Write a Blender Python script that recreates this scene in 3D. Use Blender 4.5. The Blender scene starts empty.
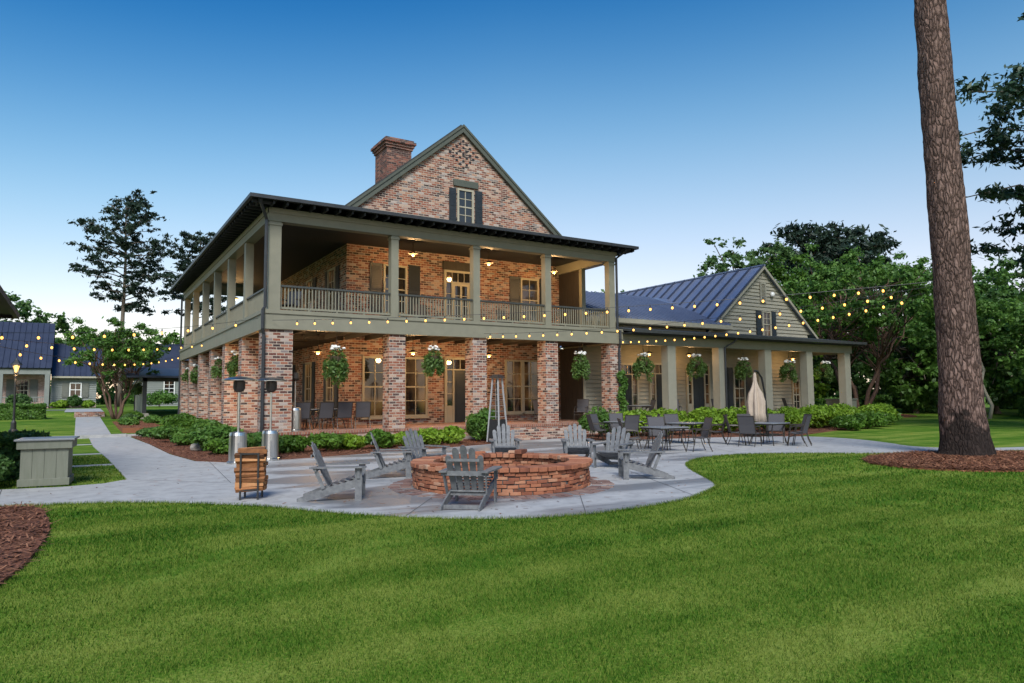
import bpy, math, random
import numpy as np
from mathutils import Vector, Matrix, noise as mnoise
random.seed(7)
S = bpy.context.scene
COL = S.collection
PI = math.pi
# ------------------------------------------------------------------ camera, sky, sun, exposure
CAM = Vector((-5.249, -24.122, 1.68))
yaw, pitch, roll = math.radians(58.2175), math.radians(4.53), math.radians(-0.4634)
fw = Vector((math.cos(yaw)*math.cos(pitch), math.sin(yaw)*math.cos(pitch), math.sin(pitch)))
rt = Vector((math.sin(yaw), -math.cos(yaw), 0)); up = rt.cross(fw)
r2 = rt*math.cos(roll)+up*math.sin(roll); u2 = up*math.cos(roll)-rt*math.sin(roll)
cd = bpy.data.cameras.new('camera'); cam = bpy.data.objects.new('camera', cd); COL.objects.link(cam)
cd.sensor_width = 36.0; cd.lens = 36.0*700.08/1024; cd.clip_start = .1; cd.clip_end = 3000
M = Matrix((r2, u2, -fw)).transposed().to_4x4(); M.translation = CAM
cam.matrix_world = M; S.camera = cam
SUN_EL, SUN_AZ = math.radians(44), math.radians(240)      # AZ = world heading of the sun, from +x towards +y
W = bpy.data.worlds.new('World'); S.world = W; W.use_nodes = True
wn = W.node_tree.nodes; sky = wn.new('ShaderNodeTexSky'); sky.sky_type = 'NISHITA'; sky.sun_disc = False
sky.sun_elevation = SUN_EL; sky.sun_rotation = PI/2-SUN_AZ
sky.altitude = 0; sky.air_density = 1.0; sky.dust_density = 0.4; sky.ozone_density = 4.0
bg = wn['Background']; # dusk air: deep blue overhead, pale towards the horizon
wl = W.node_tree.links
tc_ = wn.new('ShaderNodeTexCoord'); sx_ = wn.new('ShaderNodeSeparateXYZ'); wl.new(tc_.outputs['Generated'], sx_.inputs[0])
dt_ = wn.new('ShaderNodeVectorMath'); dt_.operation = 'DOT_PRODUCT'; dt_.inputs[1].default_value = (-.85, .527, 0); wl.new(tc_.outputs['Generated'], dt_.inputs[0])
mx_ = wn.new('ShaderNodeMath'); mx_.operation = 'MAXIMUM'; mx_.inputs[1].default_value = 0; wl.new(dt_.outputs['Value'], mx_.inputs[0])
md_ = wn.new('ShaderNodeMath'); md_.operation = 'MULTIPLY_ADD'; md_.inputs[1].default_value = .12; wl.new(mx_.outputs[0], md_.inputs[0]); wl.new(sx_.outputs[2], md_.inputs[2])
rp_ = wn.new('ShaderNodeValToRGB'); rp_.color_ramp.interpolation = 'B_SPLINE'; el_ = rp_.color_ramp.elements
SKY = [(.0, (.42, .36, .36)), (.06, (.58, .41, .345)), (.14, (.66, .44, .35)), (.25, (.58, .475, .38)), (.36, (.37, .46, .405)), (.48, (.09, .3, .38)), (.58, (.012, .2, .34)), (1, (.02, .19, .34))]
while len(el_) < len(SKY): el_.new(.5)
for i, (p_, c_) in enumerate(SKY): el_[i].position = p_; el_[i].color = (*c_, 1)
wl.new(md_.outputs[0], rp_.inputs[0])
tint = wn.new('ShaderNodeVectorMath'); tint.operation = 'MULTIPLY'; wl.new(sky.outputs[0], tint.inputs[0]); wl.new(rp_.outputs[0], tint.inputs[1])
wl.new(tint.outputs[0], bg.inputs[0]); bg.inputs[1].default_value = 0.14
sl = bpy.data.lights.new('sun', 'SUN'); sl.energy = 1.5; sl.angle = math.radians(24); sl.color = (1, .97, .92)
so = bpy.data.objects.new('sun', sl); COL.objects.link(so)
sv = Vector((math.cos(SUN_AZ)*math.cos(SUN_EL), math.sin(SUN_AZ)*math.cos(SUN_EL), math.sin(SUN_EL)))
so.rotation_euler = sv.to_track_quat('Z', 'Y').to_euler(); so.location = (0, -30, 40)
S.view_settings.view_transform = 'Standard'; S.view_settings.look = 'None'; S.view_settings.gamma = 1
S.view_settings.exposure = 1.6
# ------------------------------------------------------------------ materials
def new_mat(name):
    m = bpy.data.materials.new(name); m.use_nodes = True
    n = m.node_tree.nodes; l = m.node_tree.links
    return m, n, l, n['Principled BSDF']
def node(n, t, **k):
    x = n.new(t)
    for a, b in k.items(): setattr(x, a, b)
    return x
def ramp(n, stops):
    r = n.new('ShaderNodeValToRGB'); e = r.color_ramp.elements
    while len(e) < len(stops): e.new(.5)
    for i, (p, c) in enumerate(stops): e[i].position = p; e[i].color = (*c, 1)
    return r
def bump(n, l, b, src, st, dist=.01):
    u = n.new('ShaderNodeBump'); u.inputs['Strength'].default_value = st; u.inputs['Distance'].default_value = dist
    l.new(src, u.inputs['Height']); l.new(u.outputs[0], b.inputs['Normal']); return u
def pmat(name, c1, c2=None, scale=6, rough=.6, metal=0, bst=.2, stretch=(1, 1, 1), bd=.01, spec=.5, c3=None):
    """two- or three-tone noise material in object space"""
    m, n, l, b = new_mat(name)
    tc = n.new('ShaderNodeTexCoord'); mp = n.new('ShaderNodeMapping'); mp.inputs['Scale'].default_value = stretch
    l.new(tc.outputs['Object'], mp.inputs[0])
    nz = n.new('ShaderNodeTexNoise'); nz.inputs['Scale'].default_value = scale; nz.inputs['Detail'].default_value = 7; nz.inputs['Roughness'].default_value = .62
    l.new(mp.outputs[0], nz.inputs[0])
    st = [(.32, c1), (.68, c2 or c1)] if c3 is None else [(.3, c1), (.5, c2), (.72, c3)]
    r = ramp(n, st); l.new(nz.outputs[0], r.inputs[0]); l.new(r.outputs[0], b.inputs['Base Color'])
    b.inputs['Roughness'].default_value = rough; b.inputs['Metallic'].default_value = metal
    b.inputs['Specular IOR Level'].default_value = spec
    if bst: bump(n, l, b, nz.outputs[0], bst, bd)
    return m
def brick_mat(name, cols, mortar, bw=.235, bh=.082, ms=.011, white=.0):
    m, n, l, b = new_mat(name)
    uv = n.new('ShaderNodeUVMap')
    nz0 = n.new('ShaderNodeTexNoise'); nz0.inputs['Scale'].default_value = 7; l.new(uv.outputs[0], nz0.inputs[0])
    mx = node(n, 'ShaderNodeVectorMath', operation='MULTIPLY_ADD'); mx.inputs[1].default_value = (.012, .012, 0)
    l.new(nz0.outputs['Color'], mx.inputs[0]); l.new(uv.outputs[0], mx.inputs[2])
    bt = n.new('ShaderNodeTexBrick'); l.new(mx.outputs[0], bt.inputs[0])
    bt.inputs['Color1'].default_value = (0, 0, 0, 1); bt.inputs['Color2'].default_value = (1, 1, 1, 1); bt.inputs['Mortar'].default_value = (.5, .5, .5, 1)
    bt.inputs['Scale'].default_value = 1; bt.inputs['Mortar Size'].default_value = ms; bt.inputs['Mortar Smooth'].default_value = .3
    bt.inputs['Brick Width'].default_value = bw; bt.inputs['Row Height'].default_value = bh; bt.offset = .5
    k = len(cols); r = ramp(n, [(i/k, c) for i, c in enumerate(cols)]); r.color_ramp.interpolation = 'CONSTANT'
    l.new(bt.outputs['Color'], r.inputs[0])
    nz = n.new('ShaderNodeTexNoise'); nz.inputs['Scale'].default_value = 30; nz.inputs['Detail'].default_value = 5; l.new(uv.outputs[0], nz.inputs[0])
    wr = ramp(n, [(.5, (0, 0, 0)), (.7, (.8, .8, .8))]); l.new(nz.outputs[0], wr.inputs[0])
    nb = n.new('ShaderNodeTexNoise'); nb.inputs['Scale'].default_value = 1.1; nb.inputs['Detail'].default_value = 3; l.new(uv.outputs[0], nb.inputs[0])
    br = ramp(n, [(.45, (.2, .2, .2)), (.7, (1, 1, 1))]); l.new(nb.outputs[0], br.inputs[0])
    ww = node(n, 'ShaderNodeMath', operation='MULTIPLY'); l.new(wr.outputs[0], ww.inputs[0]); l.new(br.outputs[0], ww.inputs[1])
    w2 = node(n, 'ShaderNodeMath', operation='MULTIPLY'); l.new(ww.outputs[0], w2.inputs[0]); w2.inputs[1].default_value = white
    m1 = node(n, 'ShaderNodeMix', data_type='RGBA'); l.new(w2.outputs[0], m1.inputs[0]); l.new(r.outputs[0], m1.inputs[6]); m1.inputs[7].default_value = (.62, .55, .48, 1)
    m2 = node(n, 'ShaderNodeMix', data_type='RGBA'); l.new(bt.outputs['Fac'], m2.inputs[0]); l.new(m1.outputs[2], m2.inputs[6]); m2.inputs[7].default_value = (*mortar, 1)
    l.new(m2.outputs[2], b.inputs['Base Color']); b.inputs['Roughness'].default_value = .9; b.inputs['Specular IOR Level'].default_value = .2
    ad = node(n, 'ShaderNodeMath', operation='SUBTRACT'); l.new(nz.outputs[0], ad.inputs[0]); l.new(bt.outputs['Fac'], ad.inputs[1])
    bump(n, l, b, ad.outputs[0], .6, .012)
    return m
def var_mat(name, stops, rough=.6, trans=0, bst=0, scale=20, spec=.3, big=0):
    """colour from the per-face 'var' attribute (natural variation from leaf to leaf, brick to brick)"""
    m, n, l, b = new_mat(name)
    at = node(n, 'ShaderNodeAttribute', attribute_name='var'); r = ramp(n, stops)
    fac = at.outputs['Fac']
    tc = n.new('ShaderNodeTexCoord'); nz = n.new('ShaderNodeTexNoise'); nz.inputs['Scale'].default_value = big if big else scale; nz.inputs['Detail'].default_value = 5
    l.new(tc.outputs['Object'], nz.inputs[0])
    ma = node(n, 'ShaderNodeMath', operation='MULTIPLY_ADD'); l.new(nz.outputs[0], ma.inputs[0]); ma.inputs[1].default_value = .9 if big else .5; ma.inputs[2].default_value = -.45 if big else -.25
    sm = node(n, 'ShaderNodeMath', operation='ADD'); l.new(ma.outputs[0], sm.inputs[0]); l.new(fac, sm.inputs[1]); fac = sm.outputs[0]
    l.new(fac, r.inputs[0]); l.new(r.outputs[0], b.inputs['Base Color'])
    b.inputs['Roughness'].default_value = rough; b.inputs['Specular IOR Level'].default_value = spec
    if trans:
        t = n.new('ShaderNodeBsdfTranslucent'); l.new(r.outputs[0], t.inputs[0])
        mx = n.new('ShaderNodeMixShader'); mx.inputs[0].default_value = trans
        l.new(b.outputs[0], mx.inputs[1]); l.new(t.outputs[0], mx.inputs[2]); l.new(mx.outputs[0], n['Material Output'].inputs[0])
    if bst: bump(n, l, b, nz.outputs[0], bst)
    return m
def emit_mat(name, col, st):
    m, n, l, b = new_mat(name); b.inputs['Base Color'].default_value = (*col, 1)
    b.inputs['Emission Color'].default_value = (*col, 1); b.inputs['Emission Strength'].default_value = st
    return m
MT = {}
BR = [(0.0396, 0.0252, 0.0252), (0.2112, 0.0714, 0.0437), (0.38, 0.31, 0.27), (0.2904, 0.1176, 0.0714), (0.1232, 0.0437, 0.0319), (0.2464, 0.084, 0.0504), (0.352, 0.1764, 0.1092), (0.2, 0.165, 0.155), (0.176, 0.063, 0.042), (0.0748, 0.0403, 0.0353), (0.2728, 0.105, 0.063), (0.33, 0.2, 0.155), (0.4136, 0.2772, 0.2016), (0.2024, 0.0739, 0.047), (0.0968, 0.0403, 0.0319)]
MT['brick'] = brick_mat('house_brick', BR, (.43, .36, .285), bw=.26, bh=.098, ms=.012, white=1.0)
MT['chimney_brick'] = brick_mat('chimney_brick', [(.05, .03, .028), (.17, .06, .042), (.22, .085, .06), (.1, .042, .034), (.2, .07, .05), (.27, .13, .09), (.14, .055, .042), (.075, .04, .036)], (.2, .155, .125), bw=.26, bh=.098, ms=.012, white=.25)
MT['brick_floor'] = brick_mat('floor_brick', [(.2, .08, .05), (.27, .11, .07), (.22, .1, .07), (.3, .15, .1)], (.3, .25, .2), bw=.1, bh=.21, white=.15)
MT['brick_step'] = brick_mat('step_brick', [(.22, .09, .06), (.32, .14, .09), (.26, .11, .08), (.38, .22, .15)], (.45, .38, .3), white=.4)
MT['trim'] = pmat('olive_trim', (.178, .17, .122), (.208, .198, .142), 3, .6, bst=.05)
MT['trim_pale'] = pmat('pale_olive_trim', (.255, .242, .185), (.29, .275, .21), 3, .6, bst=.05)
MT['trim_dark'] = pmat('olive_green_trim', (.062, .072, .055), (.082, .088, .068), 3, .6, bst=.05)
MT['cream'] = pmat('pale_trim', (.33, .3, .22), (.37, .34, .25), 3, .6, bst=.05)
MT['rail_dark'] = pmat('dark_rail', (.035, .04, .036), (.05, .052, .045), 5, .5, bst=.05)
MT['siding'] = pmat('siding_paint', (.25, .235, .18), (.3, .28, .215), 2, .7, bst=.08, stretch=(1, 1, 6))
MT['siding_grey'] = pmat('grey_siding_paint', (.185, .2, .18), (.225, .235, .21), 2, .7, bst=.08)
MT['shutter'] = pmat('shutter_paint', (.012, .017, .021), (.018, .024, .028), 5, .5, bst=.05)
MT['shutter_olive'] = pmat('olive_shutter_paint', (.12, .125, .1), (.15, .15, .12), 5, .6, bst=.05)
MT['darkwood'] = pmat('dark_wood', (.018, .015, .012), (.035, .027, .02), 4, .7, stretch=(6, 6, .6))
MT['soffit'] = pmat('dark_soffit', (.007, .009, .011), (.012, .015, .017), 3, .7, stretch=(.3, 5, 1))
MT['roof_dark'] = pmat('dark_roof', (.02, .023, .022), (.042, .045, .042), 5, .75, bst=.4)
MT['roof_blue'] = pmat('blue_metal_roof', (.19, .225, .32), (.24, .275, .37), 1.2, .3, metal=.4, bst=.03)
MT['roof_navy'] = pmat('navy_metal_roof', (.032, .04, .066), (.045, .055, .088), 1.2, .45, metal=.2, bst=.03)
MT['gutter'] = pmat('gutter_metal', (.03, .033, .036), (.045, .047, .05), 4, .45, metal=.3, bst=0)
MT['steel'] = pmat('brushed_steel', (.5, .5, .49), (.62, .62, .6), 30, .3, metal=1, bst=.03, stretch=(1, 1, .05))
MT['alu'] = pmat('pale_aluminium', (.36, .36, .355), (.45, .45, .44), 10, .5, metal=.25, bst=0)
MT['black'] = pmat('black_metal', (.012, .012, .013), (.022, .022, .022), 20, .5, bst=.08)
MT['bronze'] = pmat('bronze_metal', (.045, .037, .03), (.06, .05, .04), 20, .45, metal=.4, bst=.03)
MT['sling'] = pmat('sling_fabric', (.052, .05, .055), (.075, .072, .078), 220, .8, bst=.3, bd=.002)
MT['adir'] = pmat('weathered_grey_wood', (.08, .083, .088), (.125, .128, .132), 11, .65, bst=.25, bd=.004, c3=(.17, .172, .172))
MT['tabletop'] = pmat('slate_tabletop', (.15, .16, .17), (.2, .21, .22), 14, .35, bst=.05)
MT['concrete'] = None
MT['olive_box'] = pmat('olive_box_paint', (.13, .14, .1), (.165, .17, .13), 5, .65, bst=.15, stretch=(4, 4, .6))
MT['bark'] = None
MT['twig'] = pmat('grey_bark', (.09, .07, .052), (.2, .16, .12), 8, .9, bst=.5, stretch=(1, 1, .3))
MT['redbark'] = pmat('red_brown_bark', (.06, .034, .024), (.16, .088, .056), 8, .85, bst=.4, stretch=(1, 1, .3))
MT['stone'] = pmat('field_stone', (.2, .18, .15), (.36, .33, .28), 6, .85, bst=.6)
MT['log'] = pmat('split_log', (.12, .05, .022), (.36, .155, .06), 9, .85, bst=.7, stretch=(.5, 5, 5), c3=(.48, .26, .12))
MT['logvar'] = var_mat('split_log_bark', [(0, (.06, .028, .014)), (.3, (.16, .068, .028)), (.6, (.33, .14, .055)), (1, (.46, .25, .115))], .9, bst=.9, scale=16)
MT['umb'] = pmat('beige_canvas', (.36, .29, .22), (.46, .37, .29), 4, .85, bst=.25)
MT['basket'] = pmat('coir_basket', (.06, .04, .022), (.1, .07, .04), 30, .9, bst=.5)
MT['flower'] = pmat('white_petal', (.75, .74, .68), (.85, .84, .8), 10, .6, bst=0)
MT['foundation'] = brick_mat('cottage_brick', [(.3, .17, .13), (.4, .25, .2), (.35, .2, .15), (.45, .32, .26)], (.5, .45, .4), white=.5)
MT['bulb'] = emit_mat('lit_filament_bulb', (1.0, .46, .09), 1.0)
MT['lampglow'] = emit_mat('lit_lamp_glass', (1.0, .55, .16), .85)
MT['interior'] = emit_mat('lit_room_lamp', (1.0, .55, .2), 4)
def glass(name, em):
    m, n, l, b = new_mat(name)
    b.inputs['Base Color'].default_value = (.012, .012, .013, 1); b.inputs['Roughness'].default_value = .04; b.inputs['Specular IOR Level'].default_value = .9
    tc = n.new('ShaderNodeTexCoord'); nz = n.new('ShaderNodeTexNoise'); nz.inputs['Scale'].default_value = .9; l.new(tc.outputs['Object'], nz.inputs[0])
    r = ramp(n, [(.45, (0, 0, 0)), (.75, (.9, .42, .13))]); l.new(nz.outputs[0], r.inputs[0]); l.new(r.outputs[0], b.inputs['Emission Color'])
    b.inputs['Emission Strength'].default_value = em
    n2 = n.new('ShaderNodeTexNoise'); n2.inputs['Scale'].default_value = 2.5; l.new(tc.outputs['Object'], n2.inputs[0]); bump(n, l, b, n2.outputs[0], .06, .02)
    return m
MT['glass'] = glass('window_glass', .05)
MT['glass_clear'] = glass('plain_window_glass', 0)
def leafmat(name, a, b_, c, trans=.35, rough=.5):
    return var_mat(name, [(0, a), (.5, b_), (1, c)], rough=rough, trans=trans, big=.6)
MT['leaf_dark'] = leafmat('dark_leaf', (.028, .068, .019), (.07, .15, .034), (.125, .225, .052))
MT['leaf_mid'] = leafmat('mid_leaf', (.04, .095, .018), (.095, .2, .034), (.17, .3, .055))
MT['leaf_pale'] = leafmat('pale_leaf', (.05, .1, .03), (.09, .17, .05), (.15, .24, .08))
MT['leaf_bright'] = leafmat('bright_leaf', (.035, .08, .012), (.085, .18, .02), (.15, .27, .035))
MT['leaf_lime'] = leafmat('lime_leaf', (.075, .15, .012), (.19, .32, .025), (.3, .43, .05))
MT['needle'] = leafmat('pine_needle', (.012, .024, .016), (.028, .05, .032), (.05, .085, .048), .25)
MT['needle_green'] = leafmat('cedar_needle', (.01, .026, .016), (.025, .055, .03), (.05, .095, .04), .15)
MT['fern'] = leafmat('trailing_leaf', (.035, .075, .015), (.08, .15, .03), (.14, .22, .06), .3)
MT['pitbrick'] = var_mat('fire_pit_brick', [(0, (.045, .035, .02)), (.12, (.12, .045, .028)), (.3, (.21, .075, .042)), (.5, (.28, .105, .055)), (.7, (.34, .14, .075)), (.88, (.37, .185, .11)), (1, (.43, .28, .19))], .92, bst=.9, scale=7)
MT['apronbrick'] = var_mat('apron_brick', [(0, (.09, .06, .055)), (.4, (.17, .1, .085)), (.75, (.22, .14, .115)), (1, (.27, .2, .17))], .9, bst=.5, scale=14)
MT['soot'] = pmat('ash', (.02, .02, .02), (.1, .095, .09), 5, .95, bst=.6)
MT['straw'] = var_mat('pine_straw', [(0, (.05, .02, .013)), (.5, (.17, .066, .036)), (1, (.3, .14, .075))], .9, scale=40)
MT['straw_red'] = var_mat('red_pine_straw', [(0, (.05, .018, .01)), (.5, (.2, .075, .035)), (1, (.34, .16, .08))], .9, scale=40)
def concrete_mat():
    m, n, l, b = new_mat('patio_concrete')
    tc = n.new('ShaderNodeTexCoord')
    n1 = n.new('ShaderNodeTexNoise'); n1.inputs['Scale'].default_value = 3; n1.inputs['Detail'].default_value = 9; n1.inputs['Roughness'].default_value = .7; l.new(tc.outputs['Object'], n1.inputs[0])
    r1 = ramp(n, [(.3, (.25, .248, .243)), (.5, (.345, .343, .335)), (.7, (.41, .408, .395))]); l.new(n1.outputs[0], r1.inputs[0])
    # darker, smoother patches drawn out in long streaks
    mp = n.new('ShaderNodeMapping'); mp.inputs['Rotation'].default_value = (0, 0, math.radians(32)); mp.inputs['Scale'].default_value = (.14, .75, 1)
    l.new(tc.outputs['Object'], mp.inputs[0])
    n2 = n.new('ShaderNodeTexNoise'); n2.inputs['Scale'].default_value = 1.0; n2.inputs['Detail'].default_value = 4; n2.inputs['Distortion'].default_value = .6; l.new(mp.outputs[0], n2.inputs[0])
    sx = n.new('ShaderNodeSeparateXYZ'); l.new(tc.outputs['Object'], sx.inputs[0])
    gx = node(n, 'ShaderNodeMapRange'); gx.inputs[1].default_value = -3.6; gx.inputs[2].default_value = -1.4; gx.inputs[3].default_value = -.35; gx.inputs[4].default_value = .04; l.new(sx.outputs[0], gx.inputs[0])
    ad = node(n, 'ShaderNodeMath', operation='ADD'); l.new(n2.outputs[0], ad.inputs[0]); l.new(gx.outputs[0], ad.inputs[1])
    gr = node(n, 'ShaderNodeMapRange'); gr.inputs[1].default_value = 9; gr.inputs[2].default_value = 13; gr.inputs[3].default_value = 0; gr.inputs[4].default_value = -.2; l.new(sx.outputs[0], gr.inputs[0])
    ad2 = node(n, 'ShaderNodeMath', operation='ADD'); l.new(ad.outputs[0], ad2.inputs[0]); l.new(gr.outputs[0], ad2.inputs[1])
    r2 = ramp(n, [(.515, (0, 0, 0)), (.59, (.85, .85, .85))]); l.new(ad2.outputs[0], r2.inputs[0])
    mx = node(n, 'ShaderNodeMix', data_type='RGBA'); l.new(r2.outputs[0], mx.inputs[0]); l.new(r1.outputs[0], mx.inputs[6]); mx.inputs[7].default_value = (.13, .131, .135, 1)
    l.new(mx.outputs[2], b.inputs['Base Color'])
    mr = node(n, 'ShaderNodeMapRange'); mr.inputs[3].default_value = .75; mr.inputs[4].default_value = .42; l.new(r2.outputs[0], mr.inputs[0]); l.new(mr.outputs[0], b.inputs['Roughness'])
    n3 = n.new('ShaderNodeTexNoise'); n3.inputs['Scale'].default_value = 90; l.new(tc.outputs['Object'], n3.inputs[0]); bump(n, l, b, n3.outputs[0], .15, .003)
    return m
MT['concrete'] = concrete_mat()
MT['joint'] = pmat('joint_line', (.07, .07, .072), (.1, .1, .1), 5, .9, bst=0)
def bark_mat():
    m, n, l, b = new_mat('pine_bark')
    tc = n.new('ShaderNodeTexCoord'); mp = n.new('ShaderNodeMapping'); mp.inputs['Scale'].default_value = (1, 1, .3); l.new(tc.outputs['Object'], mp.inputs[0])
    nz = n.new('ShaderNodeTexNoise'); nz.inputs['Scale'].default_value = 4; nz.inputs['Detail'].default_value = 6; l.new(mp.outputs[0], nz.inputs[0])
    dv = node(n, 'ShaderNodeMix', data_type='RGBA'); dv.inputs[0].default_value = .2; l.new(mp.outputs[0], dv.inputs[6]); l.new(nz.outputs['Color'], dv.inputs[7])
    vo = node(n, 'ShaderNodeTexVoronoi', feature='DISTANCE_TO_EDGE'); vo.inputs['Scale'].default_value = 15; l.new(dv.outputs[2], vo.inputs['Vector'])
    vc = node(n, 'ShaderNodeTexVoronoi', feature='F1'); vc.inputs['Scale'].default_value = 15; l.new(dv.outputs[2], vc.inputs['Vector'])
    r = ramp(n, [(0, (.04, .026, .021)), (.04, (.085, .054, .043)), (.13, (.16, .103, .083)), (.6, (.23, .155, .128))]); l.new(vo.outputs[0], r.inputs[0])
    sc = n.new('ShaderNodeSeparateColor'); l.new(vc.outputs['Color'], sc.inputs[0])
    mr = node(n, 'ShaderNodeMapRange'); mr.inputs[3].default_value = .65; mr.inputs[4].default_value = 1.25; l.new(sc.outputs[0], mr.inputs[0])
    n4 = n.new('ShaderNodeTexNoise'); n4.inputs['Scale'].default_value = 14; n4.inputs['Detail'].default_value = 6; l.new(tc.outputs['Object'], n4.inputs[0])
    m4 = node(n, 'ShaderNodeMapRange'); m4.inputs[1].default_value = .3; m4.inputs[2].default_value = .7; m4.inputs[3].default_value = .7; m4.inputs[4].default_value = 1.2; l.new(n4.outputs[0], m4.inputs[0])
    mm = node(n, 'ShaderNodeMath', operation='MULTIPLY'); l.new(mr.outputs[0], mm.inputs[0]); l.new(m4.outputs[0], mm.inputs[1])
    v = node(n, 'ShaderNodeMix', data_type='RGBA', blend_type='MULTIPLY'); v.inputs[0].default_value = 1; l.new(r.outputs[0], v.inputs[6]); l.new(mm.outputs[0], v.inputs[7])
    # old scorch marks round the foot of the trunk
    sx = n.new('ShaderNodeSeparateXYZ'); l.new(tc.outputs['Object'], sx.inputs[0])
    n5 = n.new('ShaderNodeTexNoise'); n5.inputs['Scale'].default_value = 3.2; n5.inputs['Detail'].default_value = 6; l.new(tc.outputs['Object'], n5.inputs[0])
    h5 = node(n, 'ShaderNodeMapRange'); h5.inputs[1].default_value = .1; h5.inputs[2].default_value = 1.7; h5.inputs[3].default_value = .38; h5.inputs[4].default_value = -.25; l.new(sx.outputs[2], h5.inputs[0])
    a5 = node(n, 'ShaderNodeMath', operation='ADD'); l.new(n5.outputs[0], a5.inputs[0]); l.new(h5.outputs[0], a5.inputs[1])
    r5 = ramp(n, [(.5, (0, 0, 0)), (.6, (.9, .9, .9))]); l.new(a5.outputs[0], r5.inputs[0])
    m5 = node(n, 'ShaderNodeMix', data_type='RGBA'); l.new(r5.outputs[0], m5.inputs[0]); l.new(v.outputs[2], m5.inputs[6]); m5.inputs[7].default_value = (.018, .014, .012, 1)
    l.new(m5.outputs[2], b.inputs['Base Color']); b.inputs['Roughness'].default_value = .95; b.inputs['Specular IOR Level'].default_value = .15
    rb = ramp(n, [(0, (0, 0, 0)), (.25, (1, 1, 1))]); l.new(vo.outputs[0], rb.inputs[0])
    sb = node(n, 'ShaderNodeMath', operation='MULTIPLY_ADD'); l.new(n4.outputs[0], sb.inputs[0]); sb.inputs[1].default_value = .5; l.new(rb.outputs[0], sb.inputs[2])
    bump(n, l, b, sb.outputs[0], .9, .035)
    return m
MT['bark'] = bark_mat()
def lawn_mat(name, use_var):
    m, n, l, b = new_mat(name)
    tc = n.new('ShaderNodeTexCoord')
    n1 = n.new('ShaderNodeTexNoise'); n1.inputs['Scale'].default_value = .55; n1.inputs['Detail'].default_value = 9; n1.inputs['Roughness'].default_value = .78; l.new(tc.outputs['Object'], n1.inputs[0])
    # mowing leaves faint stripes
    mp = n.new('ShaderNodeMapping'); mp.inputs['Rotation'].default_value = (0, 0, math.radians(30)); mp.inputs['Scale'].default_value = (.12, 1.3, 1); l.new(tc.outputs['Object'], mp.inputs[0])
    n2 = n.new('ShaderNodeTexNoise'); n2.inputs['Scale'].default_value = 1.0; n2.inputs['Detail'].default_value = 5; l.new(mp.outputs[0], n2.inputs[0])
    a0 = node(n, 'ShaderNodeMath', operation='MULTIPLY_ADD'); l.new(n1.outputs[0], a0.inputs[0]); a0.inputs[1].default_value = 1.05; a0.inputs[2].default_value = -.025
    a = node(n, 'ShaderNodeMath', operation='MULTIPLY_ADD'); l.new(n2.outputs[0], a.inputs[0]); a.inputs[1].default_value = .8; l.new(a0.outputs[0], a.inputs[2])
    if use_var:
        at = node(n, 'ShaderNodeAttribute', attribute_name='var'); k = node(n, 'ShaderNodeMath', operation='MULTIPLY_ADD'); l.new(at.outputs['Fac'], k.inputs[0]); k.inputs[1].default_value = 1.15; l.new(a.outputs[0], k.inputs[2]); src, off = k.outputs[0], .58
    else:
        n3 = n.new('ShaderNodeTexNoise'); n3.inputs['Scale'].default_value = 38; n3.inputs['Detail'].default_value = 4; l.new(tc.outputs['Object'], n3.inputs[0])
        k = node(n, 'ShaderNodeMath', operation='MULTIPLY_ADD'); l.new(n3.outputs[0], k.inputs[0]); k.inputs[1].default_value = .8; l.new(a.outputs[0], k.inputs[2]); src, off = k.outputs[0], .4
        bump(n, l, b, n3.outputs[0], .7, .03)
    r = ramp(n, [(.15, (.004, .017, .002)), (.4, (.013, .052, .004)), (.58, (.034, .1, .007)), (.76, (.08, .162, .014)), (.95, (.2, .25, .045))])
    sb = node(n, 'ShaderNodeMath', operation='MULTIPLY_ADD'); l.new(src, sb.inputs[0]); sb.inputs[1].default_value = .85; sb.inputs[2].default_value = -off*.85+.02; l.new(sb.outputs[0], r.inputs[0])
    l.new(r.outputs[0], b.inputs['Base Color']); b.inputs['Roughness'].default_value = .85; b.inputs['Specular IOR Level'].default_value = .06
    if use_var:
        t = n.new('ShaderNodeBsdfTranslucent'); l.new(r.outputs[0], t.inputs[0]); mx = n.new('ShaderNodeMixShader'); mx.inputs[0].default_value = .3
        l.new(b.outputs[0], mx.inputs[1]); l.new(t.outputs[0], mx.inputs[2]); l.new(mx.outputs[0], n['Material Output'].inputs[0])
    return m
MT['lawn'] = lawn_mat('lawn', False); MT['blade'] = lawn_mat('grass_blade', True)
# ------------------------------------------------------------------ object helpers
def tag(o, label=None, cat=None, group=None, kind=None):
    if label: o['label'] = label
    if cat: o['category'] = cat
    if group: o['group'] = group
    if kind: o['kind'] = kind
    return o
def thing(name, label, cat, loc=(0, 0, 0), rz=0, group=None):
    o = bpy.data.objects.new(name, None); COL.objects.link(o); o.empty_display_size = .2
    o.location = loc; o.rotation_euler = (0, 0, rz)
    return tag(o, label, cat, group)
def link(name, me, parent=None):
    o = bpy.data.objects.new(name, me); COL.objects.link(o)
    if parent: o.parent = parent
    return o
def copy_tree(o, parent=None):
    c = o.copy(); COL.objects.link(c)
    if parent: c.parent = parent
    for ch in list(o.children): copy_tree(ch, c)
    return c
def place(proto, used, loc, rz, label, scale=None):
    o = proto if not used else copy_tree(proto)
    used.append(o); o.location = loc; o.rotation_euler = (0, 0, rz); o['label'] = label
    if scale: o.scale = scale
    return o
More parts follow.
